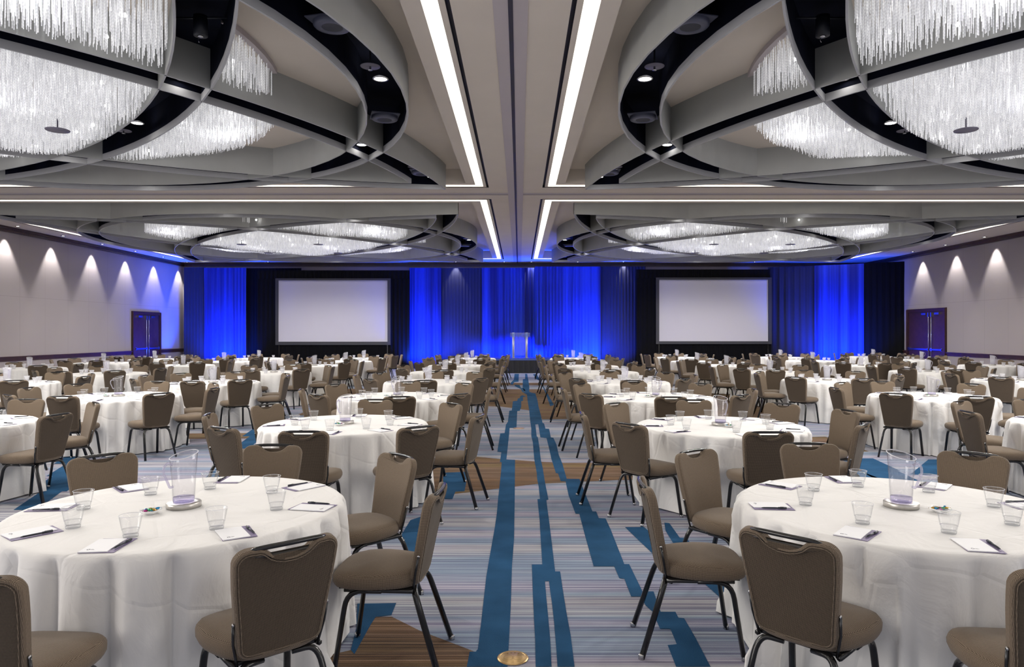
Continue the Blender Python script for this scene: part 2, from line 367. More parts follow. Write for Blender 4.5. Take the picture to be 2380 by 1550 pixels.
# ------------------------------------------------------------------ room shell
XL, XR, YB = -16.1, 16.6, 34.0
ZC = CAMZ+3.33      # flat ceiling
ZK = CAMZ+3.64      # raised coffer ceiling
ZF = CAMZ+3.10      # underside of the hanging bands
Y0 = -1.2
FLOOR = {
    'A': [(-0.267,3.61),(-0.264,3.78),(-0.232,3.78),(-0.222,3.81),(-0.224,4.24),(-0.23,4.94),(-0.225,5.38),(-0.214,6.17),(-0.211,6.66),(-0.217,7.25),(-0.223,8.62),(-0.231,9.29),(-0.255,9.32),(-0.255,10.08),(-0.313,10.12),(-0.321,11.96),(-0.249,12.0),(-0.246,13.13),(-0.218,13.51),(-0.218,15.44),(-0.164,15.52),(-0.159,17.56),(-0.052,17.69),(-0.035,18.33),(0.012,18.43),(0.022,18.95),(0.081,19.28),(0.175,18.84),(0.098,18.74),(0.092,17.65),(0.047,17.56),(0.044,16.27),(0.01,15.44),(-0.045,15.37),(-0.05,12.69),(-0.172,12.64),(-0.17,11.63),(-0.173,9.51),(-0.057,9.48),(-0.047,7.25),(-0.043,5.84),(-0.054,5.17),(-0.053,4.42),(-0.058,3.8),(-0.06,3.61)],
    'B': [(0.083,3.61),(0.088,3.94),(0.087,4.16),(0.088,4.6),(0.092,5.2),(0.169,5.2),(0.173,5.6),(0.184,6.43),(0.184,7.24),(0.213,7.25),(0.211,7.25),(0.213,7.85),(0.207,8.24),(0.211,8.58),(0.205,9.09),(0.2,9.51),(0.209,11.01),(0.197,11.63),(0.213,12.59),(0.208,13.51),(0.215,15.52),(0.207,17.46),(0.21,19.39),(0.086,20.34),(0.164,20.34),(0.098,21.66),(0.13,25.85),(0.211,26.05),(0.236,29.25),(0.325,29.14),(0.325,25.65),(0.311,21.94),(0.284,20.46),(0.34,20.09),(0.448,19.85),(0.457,17.84),(0.441,16.27),(0.444,14.7),(0.437,13.34),(0.462,13.29),(0.463,12.57),(0.526,12.54),(0.511,11.51),(0.55,11.47),(0.564,10.73),(0.548,9.84),(0.558,9.19),(0.551,8.25),(0.698,8.24),(0.695,7.45),(0.695,6.75),(0.73,6.74),(0.727,6.5),(0.788,6.49),(0.788,6.13),(0.77,5.21),(0.806,5.21),(0.808,4.66),(0.881,4.66),(0.86,4.32),(0.95,4.32),(0.948,4.23),(0.98,4.22),(0.98,3.95),(0.972,3.61),(0.797,3.61),(0.806,3.86),(0.858,3.87),(0.866,4.07),(0.807,4.07),(0.81,4.32),(0.786,4.42),(0.779,4.57),(0.72,4.57),(0.725,4.9),(0.692,4.91),(0.69,5.16),(0.541,5.16),(0.551,6.02),(0.562,6.65),(0.527,6.66),(0.514,7.4),(0.528,8.1),(0.529,8.1),(0.473,8.12),(0.467,8.56),(0.442,8.58),(0.432,9.51),(0.436,10.53),(0.438,11.43),(0.341,11.51),(0.35,13.17),(0.296,13.13),(0.286,11.63),(0.301,11.54),(0.298,10.59),(0.287,9.51),(0.294,8.85),(0.291,8.24),(0.296,7.25),(0.297,7.22),(0.274,7.2),(0.268,6.28),(0.259,5.46),(0.255,5.05),(0.29,5.05),(0.287,4.66),(0.286,4.33),(0.288,3.98),(0.281,3.61),(0.194,3.61),(0.199,3.83),(0.204,4.16),(0.205,4.47),(0.202,4.85),(0.175,4.85),(0.173,4.55),(0.173,4.28),(0.171,3.94),(0.164,3.61)],
    'C': [(-1.015,4.45),(-0.773,4.46),(-0.769,4.27),(-0.858,4.24),(-0.864,4.13),(-0.871,3.75),(-0.902,3.8),(-0.937,4.08)],
    'D': [(-0.987,6.43),(-0.841,6.66),(-0.754,5.43),(-0.873,5.49),(-0.936,5.66),(-0.938,5.84),(-0.991,5.86)],
    'E': [(-0.873,8.62),(-0.621,8.67),(-0.587,7.6),(-0.683,7.58),(-0.682,7.25),(-0.778,7.25),(-0.921,8.58)],
    'F': [(-0.196,29.25),(-0.017,29.25),(-0.027,24.52),(-0.175,24.34),(-0.214,23.16),(-0.298,23.32),(-0.285,24.17),(-0.198,25.65)],
    'G': [(-0.155,23.16),(0.01,23.0),(0.043,21.94),(0.12,21.66),(0.19,20.85),(0.091,20.21),(0.042,21.38),(-0.139,22.53)],
    'H': [(0.559,28.99),(0.711,29.14),(0.748,24.52),(0.814,16.68),(0.715,16.35),(0.739,21.38),(0.693,25.26),(0.609,26.05)],
    'I': [(1.297,6.35),(1.337,6.33),(1.329,5.88),(1.384,5.87),(1.374,5.56),(1.235,5.53),(1.254,6.09)],
    'BR1': [(-0.858,4.24),(-0.766,4.25),(-0.569,4.05),(-0.235,3.78),(-0.264,3.61),(-1.229,3.61),(-0.902,3.8)],
    'BR2': [(-4.101,10.08),(-0.588,9.73),(-0.266,9.56),(0.197,9.37),(0.572,9.27),(1.313,9.29),(4.586,8.99),(4.243,8.32),(1.122,8.18),(0.208,7.98),(-0.216,7.74),(-0.695,7.47),(-3.01,7.4)],
    'BR3': [(-7.104,17.46),(-0.456,16.35),(0.215,15.52),(0.436,14.44),(0.448,13.9),(1.988,14.08),(7.239,14.2),(10.434,20.46),(-2.178,21.52),(-8.753,21.52)],
}
fl = MB()
fl.add([(XL,Y0,0),(XR,Y0,0),(XR,YB,0),(XL,YB,0)], [(0,1,2,3)], 'carpet_stripe')
for k, pts in FLOOR.items():
    z = 0.0012 if k.startswith('BR') else 0.0024
    mat = 'carpet_brown' if k.startswith('BR') else 'carpet_blue'
    bm = bmesh.new(); vs = [bm.verts.new((x, y, z)) for x, y in pts]
    f = bm.faces.new(vs); f.normal_update()
    if f.normal.z < 0: f.normal_flip()
    bmesh.ops.triangulate(bm, faces=[f])
    fl.bm(bm, mat)
# the same stepped bands run on under the tables
def steps(x0, y0, x1, y1, w, seed):
    rnd = random.Random(seed); n = int(abs(y1-y0)/0.8); L = []; R = []
    for i in range(n):
        t0 = i/n; t1 = (i+1)/n
        xa = x0+(x1-x0)*t0+rnd.uniform(-.05, .05); ww = w*rnd.uniform(.5, 1.2)
        ya = y0+(y1-y0)*t0; yb = y0+(y1-y0)*t1
        sh = (x1-x0)/n
        L += [(xa-ww/2, ya), (xa-ww/2+sh*.7, yb)]; R += [(xa+ww/2, ya), (xa+ww/2+sh*.7, yb)]
    for i in range(0, len(L), 2):
        fl.add([(L[i][0],L[i][1],.0024),(R[i][0],R[i][1],.0024),(R[i+1][0],R[i+1][1],.0024),(L[i+1][0],L[i+1][1],.0024)], [(0,1,2,3)], 'carpet_blue')
for j, (a, b, c, d, w) in enumerate([(-2.6,4.6,-4.6,12.5,.34),(-4.1,4.4,-3.2,9.0,.5),(-4.3,6.0,-8.2,14.0,.4),(-3.6,9,-4.3,22,.35),(-7.5,8,-8.0,24,.4),(-11,14,-12,28,.4),
                                     (3.9,5.2,4.6,9.6,.45),(4.2,6.5,3.7,13,.35),(5.0,8.5,8.4,11.5,.5),(3.6,12,4.3,24,.4),(8,12,7.6,26,.4),(12,15,11.4,28,.4),(1.55,3.4,1.0,6.2,.22)]):
    steps(a, b, c, d, w, j)
for j, (x0, x1, y0, y1) in enumerate([(-9.0,-2.9,11.2,12.1),(-4.6,-3.2,14.6,16.6),(3.0,5.0,9.9,11.6),(7.0,9.5,14,16),(-16,-6,18.5,20),(-16,16,22.8,24.2),(3.2,3.9,7.2,8.4)]):
    fl.add([(x0,y0,.0012),(x1,y0+.25,.0012),(x1,y1,.0012),(x0,y1-.3,.0012)], [(0,1,2,3)], 'carpet_brown')
tag(fl.obj('floor'), kind='structure')

def wall(name, a, b):
    w = MB(); w.add([(a[0],a[1],0),(b[0],b[1],0),(b[0],b[1],ZC),(a[0],a[1],ZC)], [(0,1,2,3)], 'wall_paint')
    tag(w.obj(name), kind='structure')
wall('wall_left', (XL, Y0), (XL, YB)); wall('wall_right', (XR, Y0), (XR, YB)); wall('wall_back', (XL, YB), (XR, YB))
# crown, chair rail
t = MB(); t.box((XL, Y0, CAMZ+3.16), (XL+.07, YB, ZC-.002), 'wood_dark'); t.box((XL, Y0, CAMZ+3.24), (XL+.11, YB, ZC-.002), 'wood_dark'); tag(t.obj('trim_1'), kind='structure')
t = MB(); t.box((XR-.07, Y0, CAMZ+3.16), (XR, YB, ZC-.002), 'wood_dark'); t.box((XR-.11, Y0, CAMZ+3.24), (XR, YB, ZC-.002), 'wood_dark'); tag(t.obj('trim_2'), kind='structure')
t = MB(); t.box((XL+.11, YB-.07, CAMZ+3.16), (XR-.11, YB, ZC-.002), 'wood_dark'); t.box((XL+.11, YB-.11, CAMZ+3.24), (XR-.11, YB, ZC-.002), 'wood_dark'); tag(t.obj('trim_3'), kind='structure')
def rail(name, x, s, spans):
    t = MB()
    for a, b in spans:
        t.box((min(x, x+s*.035), a, .80), (max(x, x+s*.035), b, .90), 'wood_dark')
        t.box((min(x, x+s*.06), a, .90), (max(x, x+s*.06), b, .945), 'wood_dark')
        t.box((min(x, x+s*.02), a, 0), (max(x, x+s*.02), b, .14), 'wood_dark')
    tag(t.obj(name), kind='structure')
DL = (29.45, 31.8); DR = (27.55, 30.35)
rail('trim_4', XL, 1, [(Y0, DL[0]), (DL[1], YB)]); rail('trim_5', XR, -1, [(Y0, DR[0]), (DR[1], YB)])

# double doors with vertical rods and push bars
def door(name, x, s, y0, y1, ztop, leafs):
    f = MB()
    def bx(xa, ya, za, xb, yb, zb, mat, mb=f): mb.box((min(x+s*xa, x+s*xb), ya, za), (max(x+s*xa, x+s*xb), yb, zb), mat)
    bx(0, y0, 0, .06, y0+.14, ztop, 'wood_dark'); bx(0, y1-.14, 0, .06, y1, ztop, 'wood_dark'); bx(0, y0+.14, ztop-.14, .06, y1-.14, ztop, 'wood_dark')
    bx(.06, y0+.02, 0, .08, y0+.06, ztop-.03, 'wood_door'); bx(.06, y1-.06, 0, .08, y1-.02, ztop-.03, 'wood_door')
    o = tag(f.obj(name), kind='structure')
    ym = (y0+y1)/2 if leafs is None else leafs
    for (a, b) in ((y0+.15, ym-.004), (ym+.004, y1-.15)):
        l = MB(); bx(.005, a, .01, .035, b, ztop-.15, 'wood_door', l)
        lo = l.obj('door_leaf', o)
        q = MB(); bx(.06, a+.08, .99, .10, b-.02, 1.05, 'chrome', q); bx(.035, a+.08, .97, .06, a+.2, 1.07, 'chrome', q); bx(.035, b-.14, .95, .07, b-.02, 1.09, 'chrome', q); q.obj('push_bar', lo)
        yy = b-.09 if b < ym+.01 else a+.09
        q = MB(); q.tube([(x+s*.07, yy, .25), (x+s*.07, yy, ztop-.28)], .012, 'chrome'); bx(.035, yy-.04, ztop-.34, .09, yy+.04, ztop-.17, 'chrome', q); q.obj('vertical_rod', lo)
        q = MB(); bx(.035, a+.25, ztop-.26, .10, a+.55, ztop-.18, 'chrome', q); q.obj('door_closer', lo)
door('door_1', XL, 1, DL[0], DL[1], 2.6, None)
door('door_2', XR, -1, DR[0], DR[1], 2.68, 28.6)

# ------------------------------------------------------------------ ceiling
COF = [(-7.95, 9.05, 'near left'), (7.78, 9.05, 'near right'), (-7.95, 24.95, 'far left'), (7.78, 24.95, 'far right')]
ce = MB(); ho = 7.25
xs = [XL, COF[0][0]-ho, COF[0][0]+ho, COF[1][0]-ho, COF[1][0]+ho, XR]
ys = [Y0, 9.05-ho, 9.05+ho, 24.95-ho, 24.95+ho, YB]
for i in range(5):
    for j in range(5):
        if i in (1, 3) and j in (1, 3): continue
        ce.add([(xs[i],ys[j],ZC),(xs[i+1],ys[j],ZC),(xs[i+1],ys[j+1],ZC),(xs[i],ys[j+1],ZC)], [(0,3,2,1)], 'ceiling_paint')
prof = [(7.25,ZC,None),(7.25,ZC+.06,'dark_gap'),(7.20,ZC+.06,'dark_gap'),(7.20,ZC,'dark_gap'),(7.13,ZC,'ceiling_paint'),(7.13,ZC+.10,'slot_white'),
        (6.96,ZC+.10,'slot_white'),(6.96,ZC,'slot_white'),(6.75,ZC,'ceiling_paint'),(6.75,ZK,'ceiling_paint')]
for cx, cy, _ in COF:
    for (ra, za, _m), (rb, zb, mt) in zip(prof[:-1], prof[1:]):
        A = [(cx-ra,cy-ra,za),(cx+ra,cy-ra,za),(cx+ra,cy+ra,za),(cx-ra,cy+ra,za)]
        B = [(cx-rb,cy-rb,zb),(cx+rb,cy-rb,zb),(cx+rb,cy+rb,zb),(cx-rb,cy+rb,zb)]
        ce.add(A+B, [(0,1,5,4),(1,2,6,5),(2,3,7,6),(3,0,4,7)], mt)
    ce.add([(cx-6.75,cy-6.75,ZK),(cx+6.75,cy-6.75,ZK),(cx+6.75,cy+6.75,ZK),(cx-6.75,cy+6.75,ZK)], [(0,3,2,1)], 'ceiling_paint')
tag(ce.obj('ceiling'), kind='structure')
# movable wall tracks: wide shallow groove with a dark slot
t = MB(); t.box((-.27, Y0, ZC-.006), (-.11, YB-.11, ZC-.001), 'ceiling_track'); t.box((-.07, Y0, ZC-.006), (.09, YB-.11, ZC-.001), 'ceiling_track'); t.box((-.115, Y0, ZC-.010), (-.065, YB-.11, ZC-.0015), 'dark_gap'); tag(t.obj('trim_6'), kind='structure')
t = MB()
for a, b in ((XL+.12, -.27), (.09, XR-.12)):
    t.box((a, 16.93, ZC-.006), (b, 17.10, ZC-.001), 'ceiling_track'); t.box((a, 17.10, ZC-.009), (b, 17.13, ZC-.001), 'dark_gap')
tag(t.obj('trim_7'), kind='structure')

for cx, cy, nm in COF:
    e = empty('cove_light', (cx, cy, ZC+.09), f'glowing linear cove light framing the {nm} ceiling coffer', 'light', 'linear cove lights around the coffers')
    for k in range(4):
        q = MB(); q.box((-7.10+(0 if k % 2 == 0 else .14), -7.10, -.03), (7.10-(0 if k % 2 == 0 else .14), -6.985, -.005), 'cove_glow', Matrix.Rotation(k*pi/2, 4, 'Z'))
        q.obj('light_strip', e)

# hanging curved bands: one full circle and four long arcs crossing it
RI1, RO1, RI2, RO2, AC = 5.87, 6.45, 13.89, 14.44, 8.0
TH = .025
def band(name, parent, c, ri, ro, a0i, a1i, a0o, a1o, n, closed):
    b = MB()
    def shell(R, a0, a1, gapside):
        # gapside +1: gap is outside this wall
        for k in range(n):
            t0 = a0+(a1-a0)*k/n; t1 = a0+(a1-a0)*(k+1)/n
            def P(r, t, z): return (c[0]+r*cos(t), c[1]+r*sin(t), z)
            Rg = R+gapside*TH/2; Rn = R-gapside*TH/2
            def quad(r0, z0, r1, z1, mat):
                vs = [P(r0,t0,z0), P(r0,t1,z0), P(r1,t1,z1), P(r1,t0,z1)]
                b.add(vs, [(0,1,2,3)], mat, False)
            quad(Rn, ZF, Rn, ZK, 'band_grey'); quad(Rg, ZF, Rn, ZF, 'band_lip')
            quad(Rg, ZF, Rg, ZF+.10, 'band_lip'); quad(Rg, ZF+.10, Rg, ZK-.03, 'void_black')
    shell(ri, a0i, a1i, 1); shell(ro, a0o, a1o, -1)
    for k in range(n):
        ti0 = a0i+(a1i-a0i)*k/n; ti1 = a0i+(a1i-a0i)*(k+1)/n; to0 = a0o+(a1o-a0o)*k/n; to1 = a0o+(a1o-a0o)*(k+1)/n
        b.add([(c[0]+ri*cos(ti0),c[1]+ri*sin(ti0),ZK-.03),(c[0]+ri*cos(ti1),c[1]+ri*sin(ti1),ZK-.03),(c[0]+ro*cos(to1),c[1]+ro*sin(to1),ZK-.03),(c[0]+ro*cos(to0),c[1]+ro*sin(to0),ZK-.03)], [(0,1,2,3)], 'void_black')
    return b.obj(name, parent)
def arc_angles(R):
    # corner (t,-t) lies on the circle about (AC,AC): 2 t^2 + 2 AC^2 = R^2
    q = sqrt((R*R-2*AC*AC)/2)
    a = atan2(-AC+q, -AC-q) % (2*pi); b = atan2(-AC-q, -AC+q) % (2*pi)
    return a, b
FEAT = []
for cx, cy, nm in COF:
    e = empty('ceiling_canopy', (cx, cy, 0), f'grey canopy of crossing curved bands hung in the {nm} ceiling coffer', 'ceiling canopy', 'curved ceiling canopies')
    band('circular_band', e, (0,0), RI1, RO1, 0, 2*pi, 0, 2*pi, 72, True)
    ai, bi = arc_angles(RI2); ao, bo = arc_angles(RO2)
    for k in range(4):
        rot = k*pi/2
        c = (AC*cos(rot)-AC*sin(rot), AC*sin(rot)+AC*cos(rot))
        band('arched_band', e, c, RI2, RO2, ai+rot, bi+rot, ao+rot, bo+rot, 40, False)

def in_gap(x, y, pad):
    r = sqrt(x*x+y*y)
    if RI1-pad < r < RO1+pad: return True
    for sx in (-1, 1):
        for sy in (-1, 1):
            d = sqrt((x-AC*sx)**2+(y-AC*sy)**2)
            if RI2-pad < d < RO2+pad: return True
    return False

# chandeliers: round fields of hanging crystal strings between the bands
CR = 4.62
def crystal_mesh(seed):
    rnd = random.Random(seed); b = MB(); vs = []; fs = []
    sp = .058; n = int(CR/sp)+1
    for i in range(-n, n+1):
        for j in range(-n, n+1):
            x = i*sp+(sp/2 if j % 2 else 0)+rnd.uniform(-.020, .020); y = j*sp*.9+rnd.uniform(-.020, .020); r = sqrt(x*x+y*y)
            if r > CR or in_gap(x, y, .05): continue
            if any((x-px_)**2+(y-py_)**2 < .034 for px_, py_ in ((-1.3,-1.3),(1.25,-1.3),(-1.3,1.25),(1.25,1.25))): continue
            bot = CAMZ+2.95+.30*(r/CR)**2+.05*sin(x*2.1+1.3*sin(y*1.7))*cos(y*2.3)+rnd.uniform(-.012, .012)
            rad = .0056
            a0 = rnd.random()*2; o = len(vs)
            for z in (ZK-.03, bot):
                for k in range(3):
                    vs.append((x+rad*cos(a0+k*2.094), y+rad*sin(a0+k*2.094), z))
            fs += [(o,o+1,o+4,o+3),(o+1,o+2,o+5,o+4),(o+2,o,o+3,o+5),(o+5,o+4,o+3)]
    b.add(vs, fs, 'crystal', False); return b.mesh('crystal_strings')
cmesh = crystal_mesh(3)
def seg_canopy():
    n = 90; out = []; cur = None
    for k in range(n+1):
        a = 2*pi*k/n+.02; a2 = a+2*pi/n; am = (a+a2)/2
        if k == n or in_gap(CR*cos(am), CR*sin(am), .03):
            if cur: out.append(cur.mesh('mounting_rim')); cur = None
            continue
        if cur is None: cur = MB()
        vs = []
        for r, z in ((CR+.05, ZK-.001), (CR+.05, ZK-.07), (CR-.03, ZK-.07), (CR-.03, ZK-.001)):
            vs.append((r*cos(a), r*sin(a), z)); vs.append((r*cos(a2), r*sin(a2), z))
        cur.add(vs, [(0,1,3,2),(2,3,5,4),(4,5,7,6)], 'ceiling_track', False)
    return out
rim = seg_canopy()
bulb = MB(); bulb.lathe([(.004,-.024),(.018,-.016),(.024,0),(.018,.016),(.004,.024)], 'bulb', 8)
bmesh_ = bulb.mesh('crystal_lamp')
rnd = random.Random(11); spots = []
while len(spots) < 92:
    a = rnd.random()*2*pi; r = CR*.96*sqrt(rnd.random()); x, y = r*cos(a), r*sin(a)
    if in_gap(x, y, .12) or any((x-p[0])**2+(y-p[1])**2 < .18 for p in spots): continue
    spots.append((x, y, CAMZ+2.99+.30*(r/CR)**2+rnd.uniform(.0, .25)))
for cx, cy, nm in COF:
    e = empty('crystal_chandelier', (cx, cy, 0), f'wide round chandelier of hanging crystal strings inside the {nm} ceiling canopy', 'chandelier', 'crystal chandeliers')
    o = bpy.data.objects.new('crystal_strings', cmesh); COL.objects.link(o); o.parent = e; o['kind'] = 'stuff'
    for rm in rim:
        o = bpy.data.objects.new('mounting_rim', rm); COL.objects.link(o); o.parent = e
    for p in spots:
        o = bpy.data.objects.new('lamp', bmesh_); COL.objects.link(o); o.parent = e; o.location = p
    for i, (dx, dy) in enumerate(((-2.6,-2.4),(2.6,-2.4),(2.6,2.4),(-2.6,2.4),(0,0),(0,-2.9),(2.9,.0),(0,2.9),(-2.9,0))):
        li = bpy.data.lights.new('chandelier_glow', 'SPOT'); li.energy = 238; li.color = (1, .955, .90); li.spot_size = radians(168); li.spot_blend = .35; li.shadow_soft_size = .05
        lo = bpy.data.objects.new('chandelier_glow', li); COL.objects.link(lo); lo.location = (cx+dx, cy+dy, CAMZ+2.90)

for cx, cy, nm in COF:
    for dx, dy in ((-3.3,-2.3),(3.3,-2.3),(3.3,2.3),(-3.3,2.3),(-1.2,0),(1.2,0)):
        li = bpy.data.lights.new('canopy_fill', 'POINT'); li.energy = 26; li.color = (.93, .96, 1); li.shadow_soft_size = .04  # point lamps added among the strings to brighten the canopy walls and ceiling
        lo = bpy.data.objects.new('canopy_fill', li); COL.objects.link(lo); lo.location = (cx+dx, cy+dy, CAMZ+3.32)
# small fittings in the dark gaps
def mk_speaker():
    e = empty('ceiling_speaker', (0,0,0), 'x', 'speaker', 'ceiling speakers in the canopy slots')
    q = MB(); q.box((-.21,-.21,.0),(.21,.21,.012), 'speaker_grey'); q.obj('mounting_plate', e)
    q = MB(); q.lathe([(.20,-.0),(.20,-.035),(.185,-.05),(.115,-.055),(.11,-.045)], 'speaker_grey', 28, cap0=False, cap1=False); q.obj('bezel', e)
    q = MB(); q.lathe([(.11,-.048),(.0005,-.044)], 'speaker_cone', 24, cap0=False, cap1=False); q.obj('grille', e)
    return Proto(e)
def mk_down():
    e = empty('recessed_downlight', (0,0,0), 'x', 'light', 'downlights in the canopy slots')
    q = MB(); q.lathe([(.105,.02),(.105,0),(.085,-.006),(.082,.004)], 'chrome', 24, cap0=False, cap1=False); q.obj('trim_ring', e)
    q = MB(); q.lathe([(.082,.002),(.0005,.002)], 'lamp_hot', 20, cap0=False, cap1=False); q.obj('lens', e)
    return Proto(e)
def mk_disc():
    e = empty('sprinkler_shield', (0,0,0), 'x', 'sprinkler', 'sprinklers in the canopy slots')
    q = MB(); q.lathe([(.12,.0),(.122,.004),(.0005,.01)], 'disc_grey', 28, cap1=False); q.obj('shield_plate', e)
    q = MB(); q.tube([(0,0,.25),(0,0,-.04)], .012, 'void_metal'); q.lathe([(.028,-.045),(.028,-.04)], 'chrome', 12); q.obj('sprinkler_head', e)
    return Proto(e)
def mk_pend():
    e = empty('pendant_fixture', (0,0,0), 'x', 'fixture', 'black tube fixtures in the canopy slots')
    q = MB(); q.lathe([(.075,.0),(.075,.22)], 'void_metal', 20); q.tube([(-.3,0,.20),(.3,0,.20)], .012, 'void_metal', 6); q.obj('tube', e)
    q = MB(); q.lathe([(.03,-.012),(.034,.0),(.0005,.001)], 'chrome', 16, cap1=False); q.tube(bend([(.02,0,-.005),(.03,0,-.04),(.015,0,-.07)], .02), .004, 'chrome', 6); q.obj('socket', e)
    return Proto(e)
SPK, DWN, DSC, PND = mk_speaker(), mk_down(), mk_disc(), mk_pend()
CNT = {}
def name_at(dx, dy):
    a = (math.degrees(atan2(dy, dx))+360) % 360
    names = ['right side', 'far right', 'far side', 'far left', 'left side', 'near left', 'near side', 'near right']
    return names[int(((a+22.5) % 360)//45)]
def ordinal(n): return ['first', 'second', 'third', 'fourth', 'fifth', 'sixth', 'seventh', 'eighth'][n]
def fitting(proto, kind, ci, dx, dy, z, rz=0):
    cx, cy, nm = COF[ci]
    X, Y = cx+dx, cy+dy
    if Y < 3.0 or abs(X/Y) > .80: return
    if Y < 12 and (CAMZ+3.3-1.7)/Y*1650 > 860: return
    where = name_at(dx, dy); r = 'ring slot' if RI1-.1 < sqrt(dx*dx+dy*dy) < RO1+.1 else 'arc slot'
    key = (kind, ci, where, r); CNT[key] = CNT.get(key, 0)+1
    c = CNT[key]
    lab = f'{kind} in {r}, {where} of {nm} canopy' + ('' if c == 1 else ', '+['', 'second', 'third', 'fourth', 'fifth', 'sixth'][c-1]+' there')
    proto.put((X, Y, z), rz, lab)
for ci in range(4):
    sgn = 1 if ci in (0, 2) else -1
    for q in range(4):
        rot = q*pi/2
        def R(a, r): return (r*cos(rot+a)*sgn, r*sin(rot+a))
        for a, r in ((-14, 6.14), (17, 6.16)):
            fitting(SPK, 'grey round speaker', ci, *R(radians(a), r), CAMZ+3.30, rot+radians(a)*sgn)
        fitting(DWN, 'bright round downlight', ci, *R(radians(1.0), 6.16), CAMZ+3.27)
        fitting(DSC, 'pale sprinkler disc', ci, *R(radians(-3.5), 6.14), CAMZ+3.25)
        fitting(DWN, 'bright round downlight', ci, *R(radians(32.5), 6.17), CAMZ+3.27)
        # lobe tips
        for (u, v, pr, kd) in ((5.86, 5.02, DSC, 'pale sprinkler disc'), (5.95, 5.42, SPK, 'grey round speaker'), (6.10, 5.92, DWN, 'bright round downlight')):
            fitting(pr, kd, ci, *(sgn*(u*cos(rot)-v*sin(rot)), u*sin(rot)+v*cos(rot)), CAMZ+3.28, rot)
        # arc slot fittings near the chandelier
        ra = 14.165
        for tt, pr, kd in ((208.7, PND, 'black tube pendant'), (215, DWN, 'bright round downlight'), (227.8, DSC, 'pale sprinkler disc'), (225.3, DWN, 'bright round downlight')):
            xx = AC+ra*cos(radians(tt)); yy = AC+ra*sin(radians(tt))
            fitting(pr, kd, ci, *(sgn*(xx*cos(rot)-yy*sin(rot)), xx*sin(rot)+yy*cos(rot)), CAMZ+3.28, rot)
# small dark sensor plates hanging among the crystals
for ci in range(4):
    cx, cy, nm = COF[ci]
    k = 0
    for dx, dy, w in ((-1.3,-1.3,'near left'), (1.25,-1.3,'near right'), (-1.3,1.25,'far left'), (1.25,1.25,'far right')):
        if ci < 2 and dy < 0: continue
        q = MB(); q.lathe([(.155,0),(.16,.012),(.0005,.016)], 'disc_grey', 28, cap1=False); q.tube([(0,0,.01),(0,0,.6)], .01, 'disc_grey')
        o = q.obj('hanging_plate', None, (cx+dx, cy+dy, CAMZ+2.93)); tag(o, f'small dark round plate at {w} among the {nm} chandelier crystals', 'fitting', 'round plates among the crystals')
# ------------------------------------------------------------------ banquet chair (faces +Y, origin on the floor)
def seat_mesh():
    b = MB(); n = 40; out = []
    def rad(t):
        c, s_ = cos(t), sin(t)
        e = 3.5
        w = .232 if s_ > 0 else .232-.045*(-s_)
        d = .235
        k = (abs(c/w)**e+abs(s_/d)**e)**(-1/e)
        return k*c, k*s_
    P = [rad(2*pi*i/n) for i in range(n)]
    prof = [(.90, .412), (.965, .418), (1.0, .436), (1.005, .455), (.985, .474), (.94, .488), (.80, .500), (.5, .508)]
    vs = []; fs = []
    for s_, z in prof:
        for x, y in P:
            vs.append((x*s_, y*s_+.02, z-(.012*max(0, y/.235)**3 if z > .46 else 0)))
    for k in range(len(prof)-1):
        for i in range(n):
            j = (i+1) % n; fs.append((k*n+i, k*n+j, (k+1)*n+j, (k+1)*n+i))
    vs.append((0, .02, .510)); c = len(vs)-1
    for i in range(n): fs.append(((len(prof)-1)*n+i, (len(prof)-1)*n+(i+1) % n, c))
    fs.append(tuple(range(n-1, -1, -1)))
    b.add(vs, fs, 'fabric', True); return b
def back_outline():
    """half outline of the backrest in (x, h); h = 0 .. .455 along the back"""
    H = .462; pts = []
    def arc(cx, cy, r, a0, a1, n):
        return [(cx+r*cos(radians(a0+(a1-a0)*k/n)), cy+r*sin(radians(a0+(a1-a0)*k/n))) for k in range(n+1)]
    pts += [(0, 0)] + arc(.125, .05, .05, -90, -8, 5)
    pts += [(.183, .12), (.193, .20), (.205, .30), (.211, .37)]
    pts += arc(.155, H-.060, .058, 5, 90, 7)
    pts += [(.118, H-.0025), (.100, H-.009), (.085, H-.021), (.070, H-.034), (.050, H-.044), (.025, H-.050), (0, H-.051)]
    full = pts + [(-x, y) for x, y in reversed(pts[1:-1])]
    return full
TILT = .215
def bpos(x, h, o):
    # o: offset out of the board (toward the back = negative y)
    z = .43+h*cos(TILT); y = -.195-h*sin(TILT)-.06*(x/.2)**2*-.35
    return (x, y-o*cos(TILT), z-o*sin(TILT))
def offset_poly(P, d):
    n = len(P); out = []
    for i in range(n):
        a = Vector(P[i-1]); p = Vector(P[i]); c = Vector(P[(i+1) % n])
        e1 = (p-a).normalized(); e2 = (c-p).normalized()
        nn = Vector((-(e1.y+e2.y), e1.x+e2.x))
        if nn.length < 1e-6: nn = Vector((-e1.y, e1.x))
        nn.normalize(); out.append((p.x+nn.x*d, p.y+nn.y*d))
    return out
